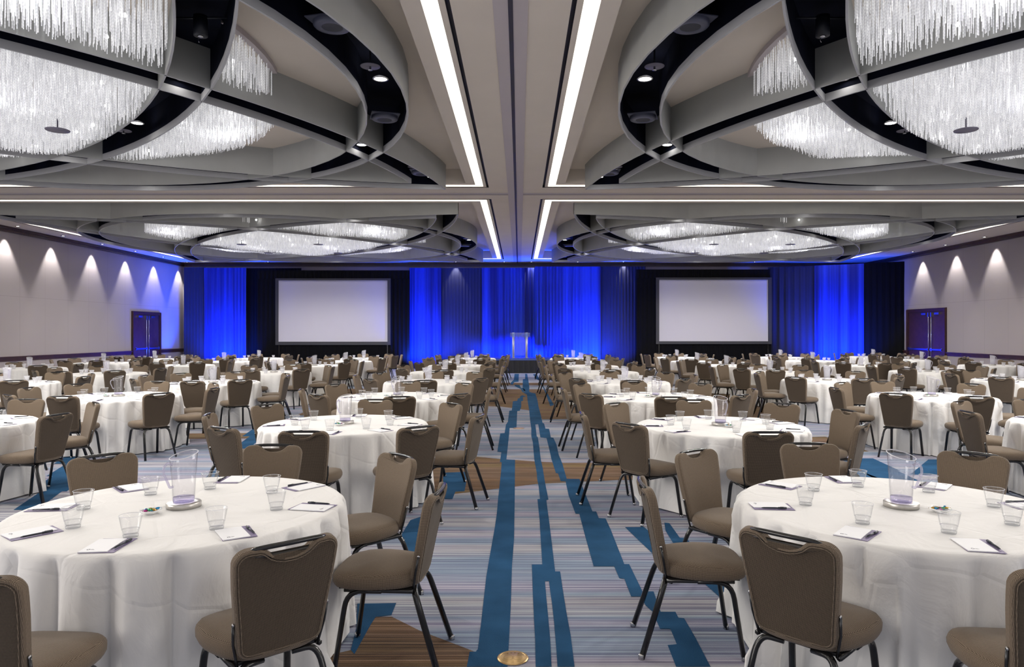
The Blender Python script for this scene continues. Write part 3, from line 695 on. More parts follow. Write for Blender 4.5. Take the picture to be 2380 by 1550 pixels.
def back_mesh(lo=False):
    b = MB(); P = back_outline(); n = len(P)
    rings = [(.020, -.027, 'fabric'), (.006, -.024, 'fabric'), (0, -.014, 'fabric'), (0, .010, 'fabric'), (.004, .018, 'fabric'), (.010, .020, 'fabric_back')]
    vs = []
    for ins, o, _ in rings:
        for x, h in offset_poly(P, ins): vs.append(bpos(x, h, o))
    for k in range(len(rings)-1):
        fs = []
        for i in range(n):
            j = (i+1) % n; fs.append((k*n+i, k*n+j, (k+1)*n+j, (k+1)*n+i))
        b.add(vs, fs, 'fabric', True)
    # faces
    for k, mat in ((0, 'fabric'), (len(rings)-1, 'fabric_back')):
        ring = vs[k*n:(k+1)*n]
        bm = bmesh.new(); bv = [bm.verts.new(p) for p in ring]; f = bm.faces.new(bv); bmesh.ops.triangulate(bm, faces=[f], ngon_method='EAR_CLIP')
        b.bm(bm, mat, True)
    if not lo:
        Q = offset_poly(P, .017); pts = [bpos(x, h, .021) for x, h in Q]; pts.append(pts[0])
        b.tube(pts, .0022, 'fabric', 5, cap=False)
    return b
def handle_mesh():
    b = MB(); pts = []
    for k in range(13):
        t = -1+2*k/12
        pts.append(bpos(.156*t, .461-.007*t**4-(.006 if abs(t) > .99 else 0), .004))
    b.tube(pts, .0105, 'black_metal', 8); return b
def leg_mesh(front, s):
    b = MB(); r = .0135
    if front: pts = [(s*.175, -.02, .398), (s*.178, .155, .398), (s*.200, .215, .0)]
    else: pts = [(s*.06, -.165, .395), (s*.165, -.185, .400), (s*.205, -.315, .0)]
    q = bend(pts, .085, 6)
    b.tube(q, r, 'black_metal', 8, sx=1.25); return b, q[-1]
def foot_mesh(p):
    b = MB(); b.lathe([(.0155, .0), (.0165, .006), (.0165, .022), (.014, .026)], 'chrome', 12, c=(p[0], p[1], 0)); return b
def frame_mesh():
    b = MB()
    for s in (-1, 1): b.tube([(s*.175, -.18, .400), (s*.175, .17, .400)], .012, 'black_metal', 6)
    for y in (-.15, .0, .15): b.tube([(-.175, y, .400), (.175, y, .400)], .010, 'black_metal', 6)
    b.box((-.17, -.17, .404), (.17, .2, .413), 'black_metal'); return b
def bracket_mesh(s):
    b = MB()
    pts = [Vector(bpos(s*x, h, .004)) for x, h in ((.165, -.03), (.176, .02), (.187, .07), (.193, .155))]
    b.tube(pts, .006, 'black_metal', 6); b.lathe([(.007, -.003), (.007, .003)], 'chrome', 10, M=Matrix.Translation(pts[-1])@Matrix.Rotation(pi/2, 4, 'Y'))
    return b
def make_chair(full=True):
    e = empty('banquet_chair', (0,0,0), 'x', 'chair', 'banquet chairs around the round tables')
    seat_mesh().obj('seat', e); back_mesh(not full).obj('backrest', e); handle_mesh().obj('handle', e)
    for fr in (True, False):
        for s in (-1, 1):
            m, p = leg_mesh(fr, s); lo = m.obj('leg', e)
            if full: foot_mesh(p).obj('foot_cap', lo)
    frame_mesh().obj('seat_frame', e)
    if full:
        for s in (-1, 1): bracket_mesh(s).obj('side_bracket', e)
    return Proto(e)
def make_far_chair():
    b = MB()
    for m in (seat_mesh(), back_mesh(True), handle_mesh(), frame_mesh(), leg_mesh(True, 1)[0], leg_mesh(True, -1)[0], leg_mesh(False, 1)[0], leg_mesh(False, -1)[0]):
        o = len(b.v); b.v += m.v
        for f, mi, sm in zip(m.f, m.mi, m.smooth):
            b.f.append(tuple(i+o for i in f)); b.mi.append(b.m(m.mats[mi])); b.smooth.append(sm)
    o = b.obj('banquet_chair'); tag(o, 'x', 'chair', 'banquet chairs around the round tables')
    p = Proto(o); p.kids = []; return p
CH_FULL, CH_MID, CH_FAR = make_chair(True), make_chair(False), make_far_chair()

# ------------------------------------------------------------------ table cloths
TR, TZ = .835, .76
def cloth_mesh(seed, n=288, press=()):
    rnd = random.Random(seed); b = MB()
    ph = [rnd.random()*6.28 for _ in range(8)]
    nf = rnd.choice([21, 23, 25])
    amps = [rnd.uniform(.55, 1.3) for _ in range(nf+1)]; offs = [rnd.uniform(-.3, .3) for _ in range(nf+1)]
    def fold(a):
        u = (a/(2*pi)*nf+.25*sin(2*a+ph[0])+.2*sin(3*a+ph[1])) % nf
        k = int(u) % nf; t = u-int(u)
        lobe = abs(sin(pi*t))**.9
        am = amps[k]*(1-t)+amps[(k+1) % nf]*t
        return (2.0*lobe-1.25)*am+.12*sin(2*pi*t*2+ph[2])
    rings = [(0.0, 0, TZ), (.3, 0, TZ), (.6, 0, TZ), (TR-.03, 0, TZ), (TR-.008, 0, TZ-.003), (TR+.006, .08, TZ-.014), (TR+.011, .30, TZ-.035)]
    for k in range(1, 13):
        t = k/12; rings.append((TR+.010+.045*t, .42+.58*t**.8, TZ-.035-(TZ-.043)*t))
    vs = []; fs = []
    for r, f, z in rings[1:]:
        for i in range(n):
            a = 2*pi*i/n; g = fold(a)
            rr = r+f*(.058*g+.014*sin(5*a+ph[4]))
            zz = z
            if f > .9: zz = max(.004, z+.004)
            if f > .95 and g > .75: rr += .035
            aa = a+f*.010*sin(3*nf*a+ph[5])
            vs.append((rr*cos(aa), rr*sin(aa), zz))
    vs.append((0, 0, TZ)); c = len(vs)-1
    for k in range(len(rings)-2):
        for i in range(n):
            j = (i+1) % n; fs.append((k*n+j, k*n+i, (k+1)*n+i, (k+1)*n+j))
    for i in range(n): fs.append((i, (i+1) % n, c))
    # the seats pushed in under the edge press the hanging cloth inward
    for (hx, hy, rz) in press:
        cr, sr = cos(rz), sin(rz)
        for i, (x, y, z) in enumerate(vs):
            if z > .745: continue
            dx, dy = x-hx, y-hy; lx = dx*cr+dy*sr; ly = -dx*sr+dy*cr
            if abs(lx) > .36 or ly > .30: continue
            lim = .272-max(0, abs(lx)-.245)*2.2-max(0, z-.53)*.35
            if ly < lim:
                ly = lim; vs[i] = (hx+lx*cr-ly*sr, hy+lx*sr+ly*cr, z)
    b.add(vs, fs, 'linen', True); return b.mesh('tablecloth')


# ------------------------------------------------------------------ table ware
def make_tumbler():
    b = MB()
    b.lathe([(.0315,.0),(.0335,.012),(.0365,.034),(.0380,.036),(.0495,.098),(.0505,.100),(.0490,.100),(.0370,.037),(.0345,.034),(.031,.016),(.001,.015)], 'glass', 20, cap0=False, cap1=False)
    b.lathe([(.0315,.0),(.0330,.010),(.001,.012)], 'glass_thick', 20, cap1=False)
    b.lathe([(.0503,.0982),(.0513,.0998),(.0495,.1008)], 'glass_rim', 20, cap0=False, cap1=False)
    o = b.obj('glass_tumbler'); tag(o, 'x', 'glass', 'water tumblers on the round tables')
    w = MB(); w.lathe([(.0305,.016),(.0338,.0335),(.0355,.0375),(.001,.0378)], 'water', 20); w.lathe([(.0368,.0350),(.0383,.0362),(.0375,.0372)], 'glass_thick', 20, cap0=False, cap1=False)
    w.obj('water', o)
    return Proto(o)
def make_far_tumbler():
    b = MB(); b.lathe([(.032,.0),(.0375,.036),(.0505,.100),(.049,.100),(.036,.037),(.001,.030)], 'glass_far', 12, cap0=False, cap1=False)
    b.lathe([(.032,.0),(.036,.03),(.001,.032)], 'glass_thick', 12, cap1=False); b.lathe([(.0503,.0975),(.0516,.0998),(.0493,.1015)], 'glass_rim', 12, cap0=False, cap1=False)
    o = b.obj('glass_tumbler'); tag(o, 'x', 'glass', 'water tumblers on the round tables'); return Proto(o)
def pitcher_deform(p, a):
    x, y, z = p
    if z > .12: z = z + (cos(a)*.019)*((z-.12)/.13)**1.5
    return (x, y, z)
def make_pitcher(full=True):
    e = empty('water_pitcher', (0,0,0), 'x', 'pitcher', 'clear water pitchers on the round tables')
    n = 28 if full else 14
    b = MB(); b.lathe([(.050,.0),(.054,.004),(.056,.03),(.061,.14),(.0635,.15),(.066,.20),(.070,.25),(.0715,.251),(.0685,.249),(.064,.20),(.059,.14),(.053,.032),(.001,.028)], 'poly' if full else 'poly_far', n, cap0=False, cap1=False, deform=pitcher_deform)
    b.obj('pitcher_body', e)
    if full:
        b = MB(); b.lathe([(.050,.001),(.0525,.005),(.0535,.026),(.001,.027)], 'poly_thick', n); b.obj('base', e)
        b = MB(); b.lathe([(.0695,.2480),(.0730,.2505),(.0695,.2530)], 'glass_rim', n, cap0=False, cap1=False, deform=pitcher_deform); b.obj('rim', e)
    b = MB(); pts = bend([(-.066,0,.205), (-.085,0,.222), (-.108,0,.205), (-.112,0,.17), (-.088,0,.115), (-.078,0,.085), (-.060,0,.09)], .02, 4)
    b.tube(pts, .0068, 'poly_handle', 8); b.obj('handle', e)
    return Proto(e)
def make_trivet():
    b = MB(); b.lathe([(.084,.0),(.088,.003),(.088,.026),(.085,.030),(.060,.030),(.001,.029)], 'steel', 32)
    o = b.obj('round_coaster_stand'); tag(o, 'x', 'stand', 'brushed metal stands under the pitchers'); return Proto(o)
def make_pad():
    e = empty('notepad', (0,0,0), 'x', 'notepad', 'notepads at the table places')
    b = MB(); b.box((-.075,-.105,.0),(.075,.105,.002), 'purple_card'); b.obj('backing_card', e)
    b = MB(); b.box((-.078,-.103,.002),(.040,.090,.006), 'paper', Matrix.Rotation(.05, 4, 'Z')); o = b.obj('paper_sheet', e)
    b = MB(); b.lathe([(.004,.0062),(.0075,.0062)], 'ink', 16, c=(-.045,-.075,0), cap0=False, cap1=False)
    b.box((-.035,-.078,.0061),(-.020,-.076,.0063), 'ink'); b.box((-.035,-.073,.0061),(-.024,-.0715,.0063), 'ink'); b.obj('printed_emblem', o)
    return Proto(e)
def make_pen():
    e = empty('ballpoint_pen', (0,0,0), 'x', 'pen', 'black pens beside the notepads')
    b = MB(); b.tube([(0,-.058,.006),(0,.058,.006)], [.0042,.0048], 'pen_black', 8); b.tube([(0,-.068,.006),(0,-.058,.006)], [.0012,.0042], 'pen_black', 8); b.obj('barrel', e)
    b = MB(); b.tube([(0,.02,.006),(0,.064,.006)], .0056, 'pen_black', 8); b.tube([(.0,.03,.0125),(0,.062,.0115)], .0012, 'chrome', 6); b.obj('cap', e)
    return Proto(e)
def make_dish():
    b = MB()
    def sc(p, a): 
        k = 1+.05*cos(8*a)*(p[2] > .008); return (p[0]*k, p[1]*k, p[2])
    b.lathe([(.022,.0),(.026,.002),(.045,.014),(.054,.022),(.052,.0235),(.043,.016),(.024,.006),(.001,.005)], 'porcelain', 32, cap0=True, cap1=False, deform=sc)
    o = b.obj('candy_dish'); tag(o, 'x', 'dish', 'small white candy dishes'); return Proto(o)
def make_candy(i):
    c = ['candy_blue', 'candy_gold', 'candy_green', 'candy_pink'][i]
    b = MB(); b.tube([(-.010,0,.006),(-.007,0,.006),(.007,0,.006),(.010,0,.006)], [.002,.0065,.0065,.002], c, 8)
    for s in (-1, 1):
        b.add([(s*.010,0,.006),(s*.021,-.009,.009),(s*.022,-.002,.004),(s*.021,.008,.010),(s*.019,.003,.005)], [(0,1,2),(0,2,4),(0,4,3)], c)
    o = b.obj('wrapped_candy'); tag(o, 'x', 'candy', 'foil wrapped candies in the dishes'); return Proto(o)
GL, GLF, PIT, PITF, TRV, PAD, PEN, DISH = make_tumbler(), make_far_tumbler(), make_pitcher(True), make_pitcher(False), make_trivet(), make_pad(), make_pen(), make_dish()
CAN = [make_candy(i) for i in range(4)]

# ------------------------------------------------------------------ seating plan
# (x, y) of each table centre; columns counted outward from the aisle
TAB = {
 'L1': [(-1.81,3.83),(-1.80,7.34),(-1.80,10.45),(-1.74,13.6),(-1.77,17.0),(-1.77,20.4),(-1.73,23.1),(-1.73,26.1)],
 'L2': [None,(-5.98,7.34),(-5.93,10.5),(-5.78,13.4),(-5.84,16.9),(-5.87,20.35),(-5.72,23.4),(-5.71,26.1)],
 'L3': [None,None,None,(-9.56,13.25),(-9.54,16.4),(-9.75,20.6),(-9.65,23.2),(-9.57,26.1)],
 'L4': [None,None,None,None,(-13.05,15.5),(-12.97,18.8),(-13.0,22.2),(-13.0,25.3)],
 'R1': [(2.06,3.83),(2.04,7.2),(2.0,10.4),(2.02,13.6),(2.0,17.0),(1.95,20.1),(2.0,23.05),(1.98,26.1)],
 'R2': [None,(6.05,7.3),(6.1,10.5),(6.09,14.05),(6.0,17.0),(5.95,20.4),(5.82,23.25),(5.99,27.0)],
 'R3': [None,None,None,(9.9,14.0),(9.9,17.2),(9.77,20.3),(9.83,23.8),(10.0,27.2)],
 'R4': [None,None,None,None,None,(13.6,20.4),(14.0,24.7),(13.9,27.9)],
}
ROW = ['front', 'second', 'third', 'fourth', 'fifth', 'sixth', 'seventh', 'eighth']
COLN = {'L1': 'first left of aisle', 'L2': 'second left of aisle', 'L3': 'third left of aisle', 'L4': 'fourth left of aisle',
        'R1': 'first right of aisle', 'R2': 'second right of aisle', 'R3': 'third right of aisle', 'R4': 'fourth right of aisle'}
POS = ['right', 'far right', 'far side', 'far left', 'left', 'near left', 'near side', 'near right']
def inframe(pts, mx=15):
    for (x, y, z) in pts:
        if y < .8: continue
        px = 1207+1650*x/y; py = 773-1650*(z-CAMZ)/y
        if -mx < px < 2380+mx and -mx < py < 1550+mx: return True
    return False
NEAR = {  # measured angles / distance of the eight chairs for the closest tables: key (col,row) -> {k: (angle, dist of chair centre)}
 ('L1', 0): {7: (-49, 1.10), 0: (-4, 1.11), 1: (42, 1.08), 2: (89, 1.06), 3: (137, 1.06), 6: (-93, 1.16)},
 ('L1', 1): {6: (-90, 1.16), 7: (-51, 1.20), 0: (-13, 1.16), 1: (40, 1.06), 2: (88, 1.05), 3: (146, 1.02), 4: (190, 1.06), 5: (237, 1.15)},
 ('R1', 0): {5: (224, 1.08), 4: (177, 1.10), 3: (128, 1.10), 2: (87, 1.13), 1: (44, 1.14), 6: (-96, 1.13)},
 ('R1', 1): {5: (217, 1.05), 4: (180, 1.12), 3: (132, 1.12), 2: (87, 1.14), 1: (45, 1.14), 0: (11, 1.16), 7: (-38, 1.06), 6: (-89, 1.06)},
}
rnd = random.Random(5); stuff_chairs = []; cloths = []; press = {}; nch = 0; ngl = 0; chairs = []; cloths = []; press = {}
for col in ('L1', 'R1', 'L2', 'R2', 'L3', 'R3', 'L4', 'R4'):
    for row, tb in enumerate(TAB[col]):
        if tb is None: continue
        tx, ty = tb
        trow = f'{ROW[row]} row table, {COLN[col]}'
        near = ty < 12; vis = inframe([(tx+dx, ty+dy, z) for dx in (-.9, 0, .9) for dy in (-.9, 0, .9) for z in (0, .76)])
        if vis:
            rnd.randrange(4); rnd.random()
            cloths.append((tx, ty, col, row, f'white floor-length cloth over round {trow}'))
            # pitcher on its metal stand
            prz = {'L1': -.35, 'L2': -.3}.get(col, 2.2) + rnd.uniform(-.3, .3)
            if col in ('L1', 'L2'): prz = .95
            if inframe([(tx, ty, .9)], 60):
                TRV.put((tx, ty, TZ), 0, f'round metal stand under the pitcher on {trow}')
                (PIT if ty < 12 else PITF).put((tx, ty, TZ+.030), prz+0.0, f'clear plastic pitcher standing on {trow}')
        base = rnd.uniform(-6, 6) + (22.5 if row >= 6 else 0)
        for k in range(8):
            if (col, row) in NEAR:
                if k not in NEAR[(col, row)]: continue
                ang, dist = NEAR[(col, row)][k]; jit = 0
            else:
                ang = k*45+base+rnd.uniform(-6, 6); dist = 1.10+rnd.uniform(-.02, .035); jit = rnd.uniform(-.08, .08)
            a = radians(ang); x = tx+dist*cos(a); y = ty+dist*sin(a)
            rz = a+pi/2+jit   # chair +Y points at the table centre
            if inframe([(x+dx, y+dy, z) for dx in (-.22, 0, .22) for dy in (-.22, 0, .22) for z in (.05, .45, .9)], -4):
                chairs.append([y, x, rz, f'brown fabric banquet chair at {POS[k]} of {trow}', (col, row), tx, ty])
            # place setting
            ga = a+rnd.uniform(-.05, .05); gx = tx+.50*cos(ga); gy = ty+.50*sin(ga)
            if (col, row) == ('L1', 0): gx, gy = [(tx+p[0], ty+p[1]) for p in ((.52,-.06),(.36,.33),(-.05,.44),(-.33,.29),(-.51,-.05),(-.34,-.41),(.02,-.56),(.36,-.43))][k]
            skip = (ty > 19 and k in (1, 5)) or (ty > 24 and k == 7)
            if vis and not skip and inframe([(gx, gy, .8)], 20):
                (GL if ty < 11 else GLF).put((gx, gy, TZ+.0005), rnd.random()*3, f'short clear tumbler at {POS[k]} of {trow}'); ngl += 1
            if vis and ty < 15:
                pa = a+.05; px, py = tx+.70*cos(pa), ty+.70*sin(pa)
                prot = a+pi/2+rnd.uniform(-.18, .18)
                if inframe([(px, py, .78)], 25):
                    PAD.put((px, py, TZ+.001), prot, f'white notepad on purple card at {POS[k]} of {trow}')
                    off = Vector((.062, .0)) ; off.rotate(Matrix.Rotation(prot, 2))
                    PEN.put((px+off.x, py+off.y, TZ+.0035), prot+rnd.uniform(-.12, .12), f'black pen beside the notepad at {POS[k]} of {trow}')
        # settings for the off-frame chairs of the closest tables
        if (col, row) in NEAR:
            for k in range(8):
                if k in NEAR[(col, row)]: continue
                a = radians(k*45); gx, gy = tx+.5*cos(a), ty+.5*sin(a)
                if (col, row) == ('L1', 0): gx, gy = [(tx+p[0], ty+p[1]) for p in ((.52,-.06),(.36,.33),(-.05,.44),(-.33,.29),(-.51,-.05),(-.34,-.41),(.02,-.56),(.36,-.43))][k]
                if inframe([(gx, gy, .8)], 20): GL.put((gx, gy, TZ+.0005), 0, f'short clear tumbler at {POS[k]} of {trow}')
                px, py = tx+.69*cos(a+.04), ty+.69*sin(a+.04); prot = a+pi/2+.1
                if inframe([(px, py, .78)], 40):
                    PAD.put((px, py, TZ+.001), prot, f'white notepad on purple card at {POS[k]} of {trow}')
                    off = Vector((.062, 0)); off.rotate(Matrix.Rotation(prot, 2))
                    PEN.put((px+off.x, py+off.y, TZ+.0035), prot+.05, f'black pen beside the notepad at {POS[k]} of {trow}')
        # candy dish
        if ty < 11 and vis and inframe([(tx, ty, .8)]):
            dx, dy = {('L1', 0): (-.10, -.15), ('R1', 0): (.14, -.12), ('R1', 1): (.05, -.15), ('L1', 1): (-.02, -.17)}.get((col, row), (-.13, -.08))
            DISH.put((tx+dx, ty+dy, TZ+.0005), 0, f'small white scalloped candy dish on {trow}')
            nc = 10 if row == 0 else 5
            for i in range(nc):
                an = i*2.4; rr = .008+.026*sqrt(i/nc)
                CAN[i % 4].put((tx+dx+rr*cos(an), ty+dy+rr*sin(an), TZ+.013+.004*(i % 3)), rnd.random()*6, f'{["blue","gold","green","pink"][i % 4]} foil wrapped candy in the dish on {trow}', f'wrapped candies in the dish on {trow}')
for i, a_ in enumerate(chairs):
    for b_ in chairs[i+1:]:
        if a_[4] == b_[4] or a_[0] < 9: continue
        d_ = sqrt((a_[0]-b_[0])**2+(a_[1]-b_[1])**2)
        if d_ < .78 and abs(a_[1]-b_[1]) < .52:
            m_ = (.53-abs(a_[1]-b_[1]))/2*(1 if a_[1] > b_[1] else -1)
            a_[1] += m_; b_[1] -= m_
keep = []
for c_ in chairs:
    if c_[0] > 20 and any((c_[0]-k_[0])**2+(c_[1]-k_[1])**2 < .30 for k_ in keep): continue
    keep.append(c_)
chairs = keep
for c_ in chairs: press.setdefault(c_[4], []).append((c_[1]-c_[5], c_[0]-c_[6], c_[2]))
for i, (tx, ty, col, row, lab) in enumerate(cloths):
    o = bpy.data.objects.new('tablecloth', cloth_mesh(i+1, 288 if ty < 12 else (160 if ty < 18 else 110), press.get((col, row), ())))
    COL.objects.link(o); o.location = (tx, ty, 0); tag(o, lab, 'tablecloth', 'white cloths on the round tables')
chairs.sort()
for y, x, rz, lab, *_r in chairs[:300]:
    (CH_FULL if y < 9.5 else (CH_MID if y < 17.5 else CH_FAR)).put((x, y, 0), rz, lab)
rest = MB(); fm = CH_FAR.o.data
fv = [v.co.copy() for v in fm.vertices]; ff = [tuple(p.vertices) for p in fm.polygons]; fmi = [p.material_index for p in fm.polygons]; fmn = [m.name for m in fm.materials]
for y, x, rz, lab, *_r in chairs[300:]:
    M_ = Matrix.Translation((x, y, 0))@Matrix.Rotation(rz, 4, 'Z'); o_ = len(rest.v)
    rest.v += [tuple(M_@c_) for c_ in fv]
    for f_, mi_ in zip(ff, fmi): rest.f.append(tuple(i+o_ for i in f_)); rest.mi.append(rest.m(fmn[mi_])); rest.smooth.append(True)
if chairs[300:]:
    tag(rest.obj('banquet_chair_rows'), 'tiny rows of brown banquet chairs around the farthest tables below the drapes', 'chair', None, 'stuff')


# brass outlet covers in the aisle carpet
b = MB(); b.lathe([(.082,.0026),(.080,.006),(.070,.008)], 'brass', 40, cap0=False, cap1=False); b.lathe([(.070,.008),(.068,.0055),(.066,.0075),(.0005,.0075)], 'brass', 40, cap0=False, cap1=False)
o = b.obj('floor_outlet_cover', None, (-.034, 3.705, 0)); tag(o, 'large round brass outlet cover set in the aisle carpet, front', 'outlet cover', 'brass outlet covers in the aisle')
q = MB()
for cx_, r in ((-.022, .024), (.024, .024)):
    q.lathe([(r, .0077), (r+.0015, .0077)], 'brass_dark', 20, c=(cx_, -.006, 0), cap0=False, cap1=False)
q.obj('flip_lids', o)
q = MB()
def strokes(ch, cx_, cy_, ang, h=.010):
    S = {'H': [((-.4,-1),(-.4,1)),((.4,-1),(.4,1)),((-.4,0),(.4,0))], 'U': [((-.4,1),(-.4,-1)),((-.4,-1),(.4,-1)),((.4,-1),(.4,1))], 'O': [((-.4,-1),(.4,-1)),((.4,-1),(.4,1)),((.4,1),(-.4,1)),((-.4,1),(-.4,-1))],
         'B': [((-.4,-1),(-.4,1)),((-.4,1),(.4,.6)),((.4,.6),(-.4,0)),((-.4,0),(.4,-.6)),((.4,-.6),(-.4,-1))]}[ch]
    for (a0, b0), (a1, b1) in S:
        p = []
        for u, v in ((a0, b0), (a1, b1)):
            u *= h/2; v *= h/2; p.append((cx_+u*cos(ang)-v*sin(ang), cy_+u*sin(ang)+v*cos(ang), .0078))
        q.tube(p, .0008, 'brass_dark', 4)
for i, ch in enumerate('HUBO'):
    a = radians(125-i*24); strokes(ch, .050*cos(a), .050*sin(a), a-pi/2)
q.obj('engraved_letters', o)
b = MB(); b.lathe([(.10,.0026),(.095,.006),(.0005,.006)], 'brass', 30, cap0=False, cap1=False)
o = b.obj('floor_outlet_cover', None, (-.01, 12.62, 0)); tag(o, 'small distant round outlet cover in the aisle carpet by second table row', 'outlet cover', 'brass outlet covers in the aisle')
# ------------------------------------------------------------------ drapes along the back wall
def drape(name, path, z0, z1, mat, label, seed, amp=.07, wl=.15, parent=None, cat='curtain', group='drapes along the back wall'):
    rnd = random.Random(seed); b = MB()
    P = [Vector((x, y, 0)) for x, y in path]
    L = [0]
    for i in range(1, len(P)): L.append(L[-1]+(P[i]-P[i-1]).length)
    n = max(8, int(L[-1]/.035)); ph = rnd.random()*6; p2 = rnd.random()*6
    cols = []
    for k in range(n+1):
        s = L[-1]*k/n; i = 1
        while i < len(L)-1 and L[i] < s: i += 1
        t = (s-L[i-1])/(L[i]-L[i-1]); p = P[i-1].lerp(P[i], t); d = (P[i]-P[i-1]).normalized(); nn = Vector((d.y, -d.x, 0))
        w = 2*pi*s/wl
        cols.append((p, nn, w, s))
    zs = [1, .985, .94, .8, .6, .4, .2, .05, 0]; vs = []; fs = []
    for t in zs:
        z = z0+(z1-z0)*t
        am = amp*(.35+.65*(1-t)) if t > .9 else amp*(.55+.45*(1-t))
        for p, nn, w, s in cols:
            f = sin(w+ph+1.2*sin(s*.9+p2)+.6*(1-t)*sin(s*2.1+ph))*(.7+.3*sin(s*1.3+p2))+.3*sin(2.3*w+p2)*(t > .5)
            q = p+nn*(am*f*.6)+nn*(-.0)
            vs.append((q.x, q.y, z))
    m = len(cols)
    for k in range(len(zs)-1):
        for i in range(m-1): fs.append((k*m+i, k*m+i+1, (k+1)*m+i+1, (k+1)*m+i))
    b.add(vs, fs, mat, True)
    o = b.obj(name, parent)
    if not parent: tag(o, label, cat, group)
    return o
def px(x, y=33.4): return (x-1207)*y/1650
ZT = 4.74
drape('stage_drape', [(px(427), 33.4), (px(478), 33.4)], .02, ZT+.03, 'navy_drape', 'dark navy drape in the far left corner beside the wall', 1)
drape('stage_drape', [(px(476), 33.3), (px(574), 33.3)], .02, ZT, 'blue_lit_drape', 'bright blue uplit drape left of the left projection screen', 2)
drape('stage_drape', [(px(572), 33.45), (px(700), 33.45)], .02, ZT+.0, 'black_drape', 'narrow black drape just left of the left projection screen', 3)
drape('stage_drape', [(px(952), 33.3), (px(1026), 33.3)], .02, ZT, 'blue_lit_drape', 'narrow bright blue drape just right of the left projection screen', 4)
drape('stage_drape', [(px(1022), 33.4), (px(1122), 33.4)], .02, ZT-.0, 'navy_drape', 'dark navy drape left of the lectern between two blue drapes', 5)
drape('stage_drape', [(px(1120), 33.3), (px(1246), 33.3)], .02, ZT, 'blue_lit_drape', 'blue uplit drape directly behind the clear lectern', 6)
drape('stage_drape', [(px(1243, 33.0), 33.0), (px(1396, 33.0), 33.0)], .02, ZT+.03, 'blue_lit_drape', 'wide bright blue drape right of the lectern', 7)
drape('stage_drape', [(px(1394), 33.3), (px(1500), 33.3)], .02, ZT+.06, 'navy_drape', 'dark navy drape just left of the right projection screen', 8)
drape('stage_drape', [(px(1785, 33.3), 33.3), (px(1895, 32.6), 32.6)], .02, ZT+.03, 'navy_drape', 'dark navy drape just right of the right projection screen', 9, amp=.10, wl=.3)
drape('stage_drape', [(px(1893, 32.5), 32.5), (px(1962, 32.0), 32.0)], .02, ZT+.03, 'blue_lit_drape', 'bright blue drape right of right screen, left panel of two', 10, amp=.09, wl=.24)
drape('stage_drape', [(px(1960, 32.0), 32.0), (px(2010, 31.5), 31.5)], .02, ZT+.03, 'blue_lit_drape', 'bright blue drape right of right screen, right panel of two', 12, amp=.09, wl=.24)
drape('stage_drape', [(px(2008, 31.5), 31.5), (px(2106, 30.55), 30.55)], .02, ZT+.03, 'black_drape', 'black drape at the far right end beside the doors', 11, amp=.09, wl=.24)

def screen(x0, x1, yt, yb, name, kx0, kx1, ktop, xs0, xs1, yst, ysb):
    Y = 32.75
    X = lambda v: (v-1207)*Y/1650
    Z = lambda v: CAMZ+(773-v)*Y/1650
    e = empty('projection_screen', ((X(x0)+X(x1))/2, Y, 0), f'large blank white projection screen in black drape surround, {name} of the lectern', 'screen', 'projection screens')
    cx = (X(x0)+X(x1))/2
    fx0, fx1, z1, z0 = X(x0)-cx, X(x1)-cx, Z(yt), Z(yb); sx0, sx1, sz1, sz0 = X(xs0)-cx, X(xs1)-cx, Z(yst), Z(ysb)
    q = MB(); q.box((sx0, -.01, sz0), (sx1, .0, sz1), 'screen_white'); q.obj('screen_surface', e)
    q = MB()
    q.box((fx0,-.05,z0),(fx1,-.0,sz0), 'screen_frame'); q.box((fx0,-.05,sz1),(fx1,0,z1), 'screen_frame'); q.box((fx0,-.05,sz0),(sx0,0,sz1), 'screen_frame'); q.box((sx1,-.05,sz0),(fx1,0,sz1), 'screen_frame')
    q.obj('frame', e)
    def dr(nm, a, b, zz0, zz1, sd, y=.03):
        o = drape(nm, [(a, y), (b, y)], zz0, zz1, 'black_drape', None, sd, amp=.05, wl=.2, parent=e); return o
    k0, k1 = X(kx0)-cx, X(kx1)-cx
    dr('top_valance', k0, k1, z1-.02, Z(ktop), 20, .02); dr('side_drape', k0, fx0+.05, .02, z1, 21); dr('side_drape', fx1-.05, k1, .02, z1, 22); dr('bottom_skirt', fx0, fx1, .02, z0+.02, 23)
    # lifted legs of the folding frame
    for xx in (fx0+.15, fx1-.15):
        q = MB(); q.box((xx-.02, .01, 0), (xx+.02, .03, z0), 'black_metal'); q.box((xx-.02, -.3, 0), (xx+.02, .3, .04), 'black_metal'); q.obj('stand_leg', e)
screen(640.8, 908, 647, 801.6, 'left', 597, 952, 628, 647.5, 901, 651.4, 794)
screen(1524.3, 1792.8, 645, 799.5, 'right', 1479, 1790, 626, 1531.7, 1785, 650, 793)

# stage with pleated skirt, and the clear lectern on it
e = empty('stage_platform', (.1, 31.2, 0), 'low stage with pleated black skirt at the end of the aisle', 'stage')
q = MB(); q.box((-2.45, -1.4, .52), (2.45, 1.4, .58), 'stage_top', bev=.008); q.obj('deck', e)
drape('pleated_skirt', [(-2.44, -1.43), (2.44, -1.43)], .01, .53, 'stage_skirt', None, 31, amp=.07, wl=.22, parent=e)
e = empty('lectern', (.03, 31.3, .58), 'clear acrylic lectern with two white posts standing on the stage', 'lectern')
for s in (-1, 1):
    q = MB(); q.lathe([(.055, .0), (.055, 1.12)], 'lectern_post', 16, c=(s*.29, 0, 0)); q.lathe([(.075, 0), (.075, .02)], 'lectern_post', 16, c=(s*.29, 0, 0)); q.obj('post', e)
q = MB(); q.box((-.24, -.01, .12), (.24, .01, 1.02), 'acrylic'); q.obj('front_panel', e)
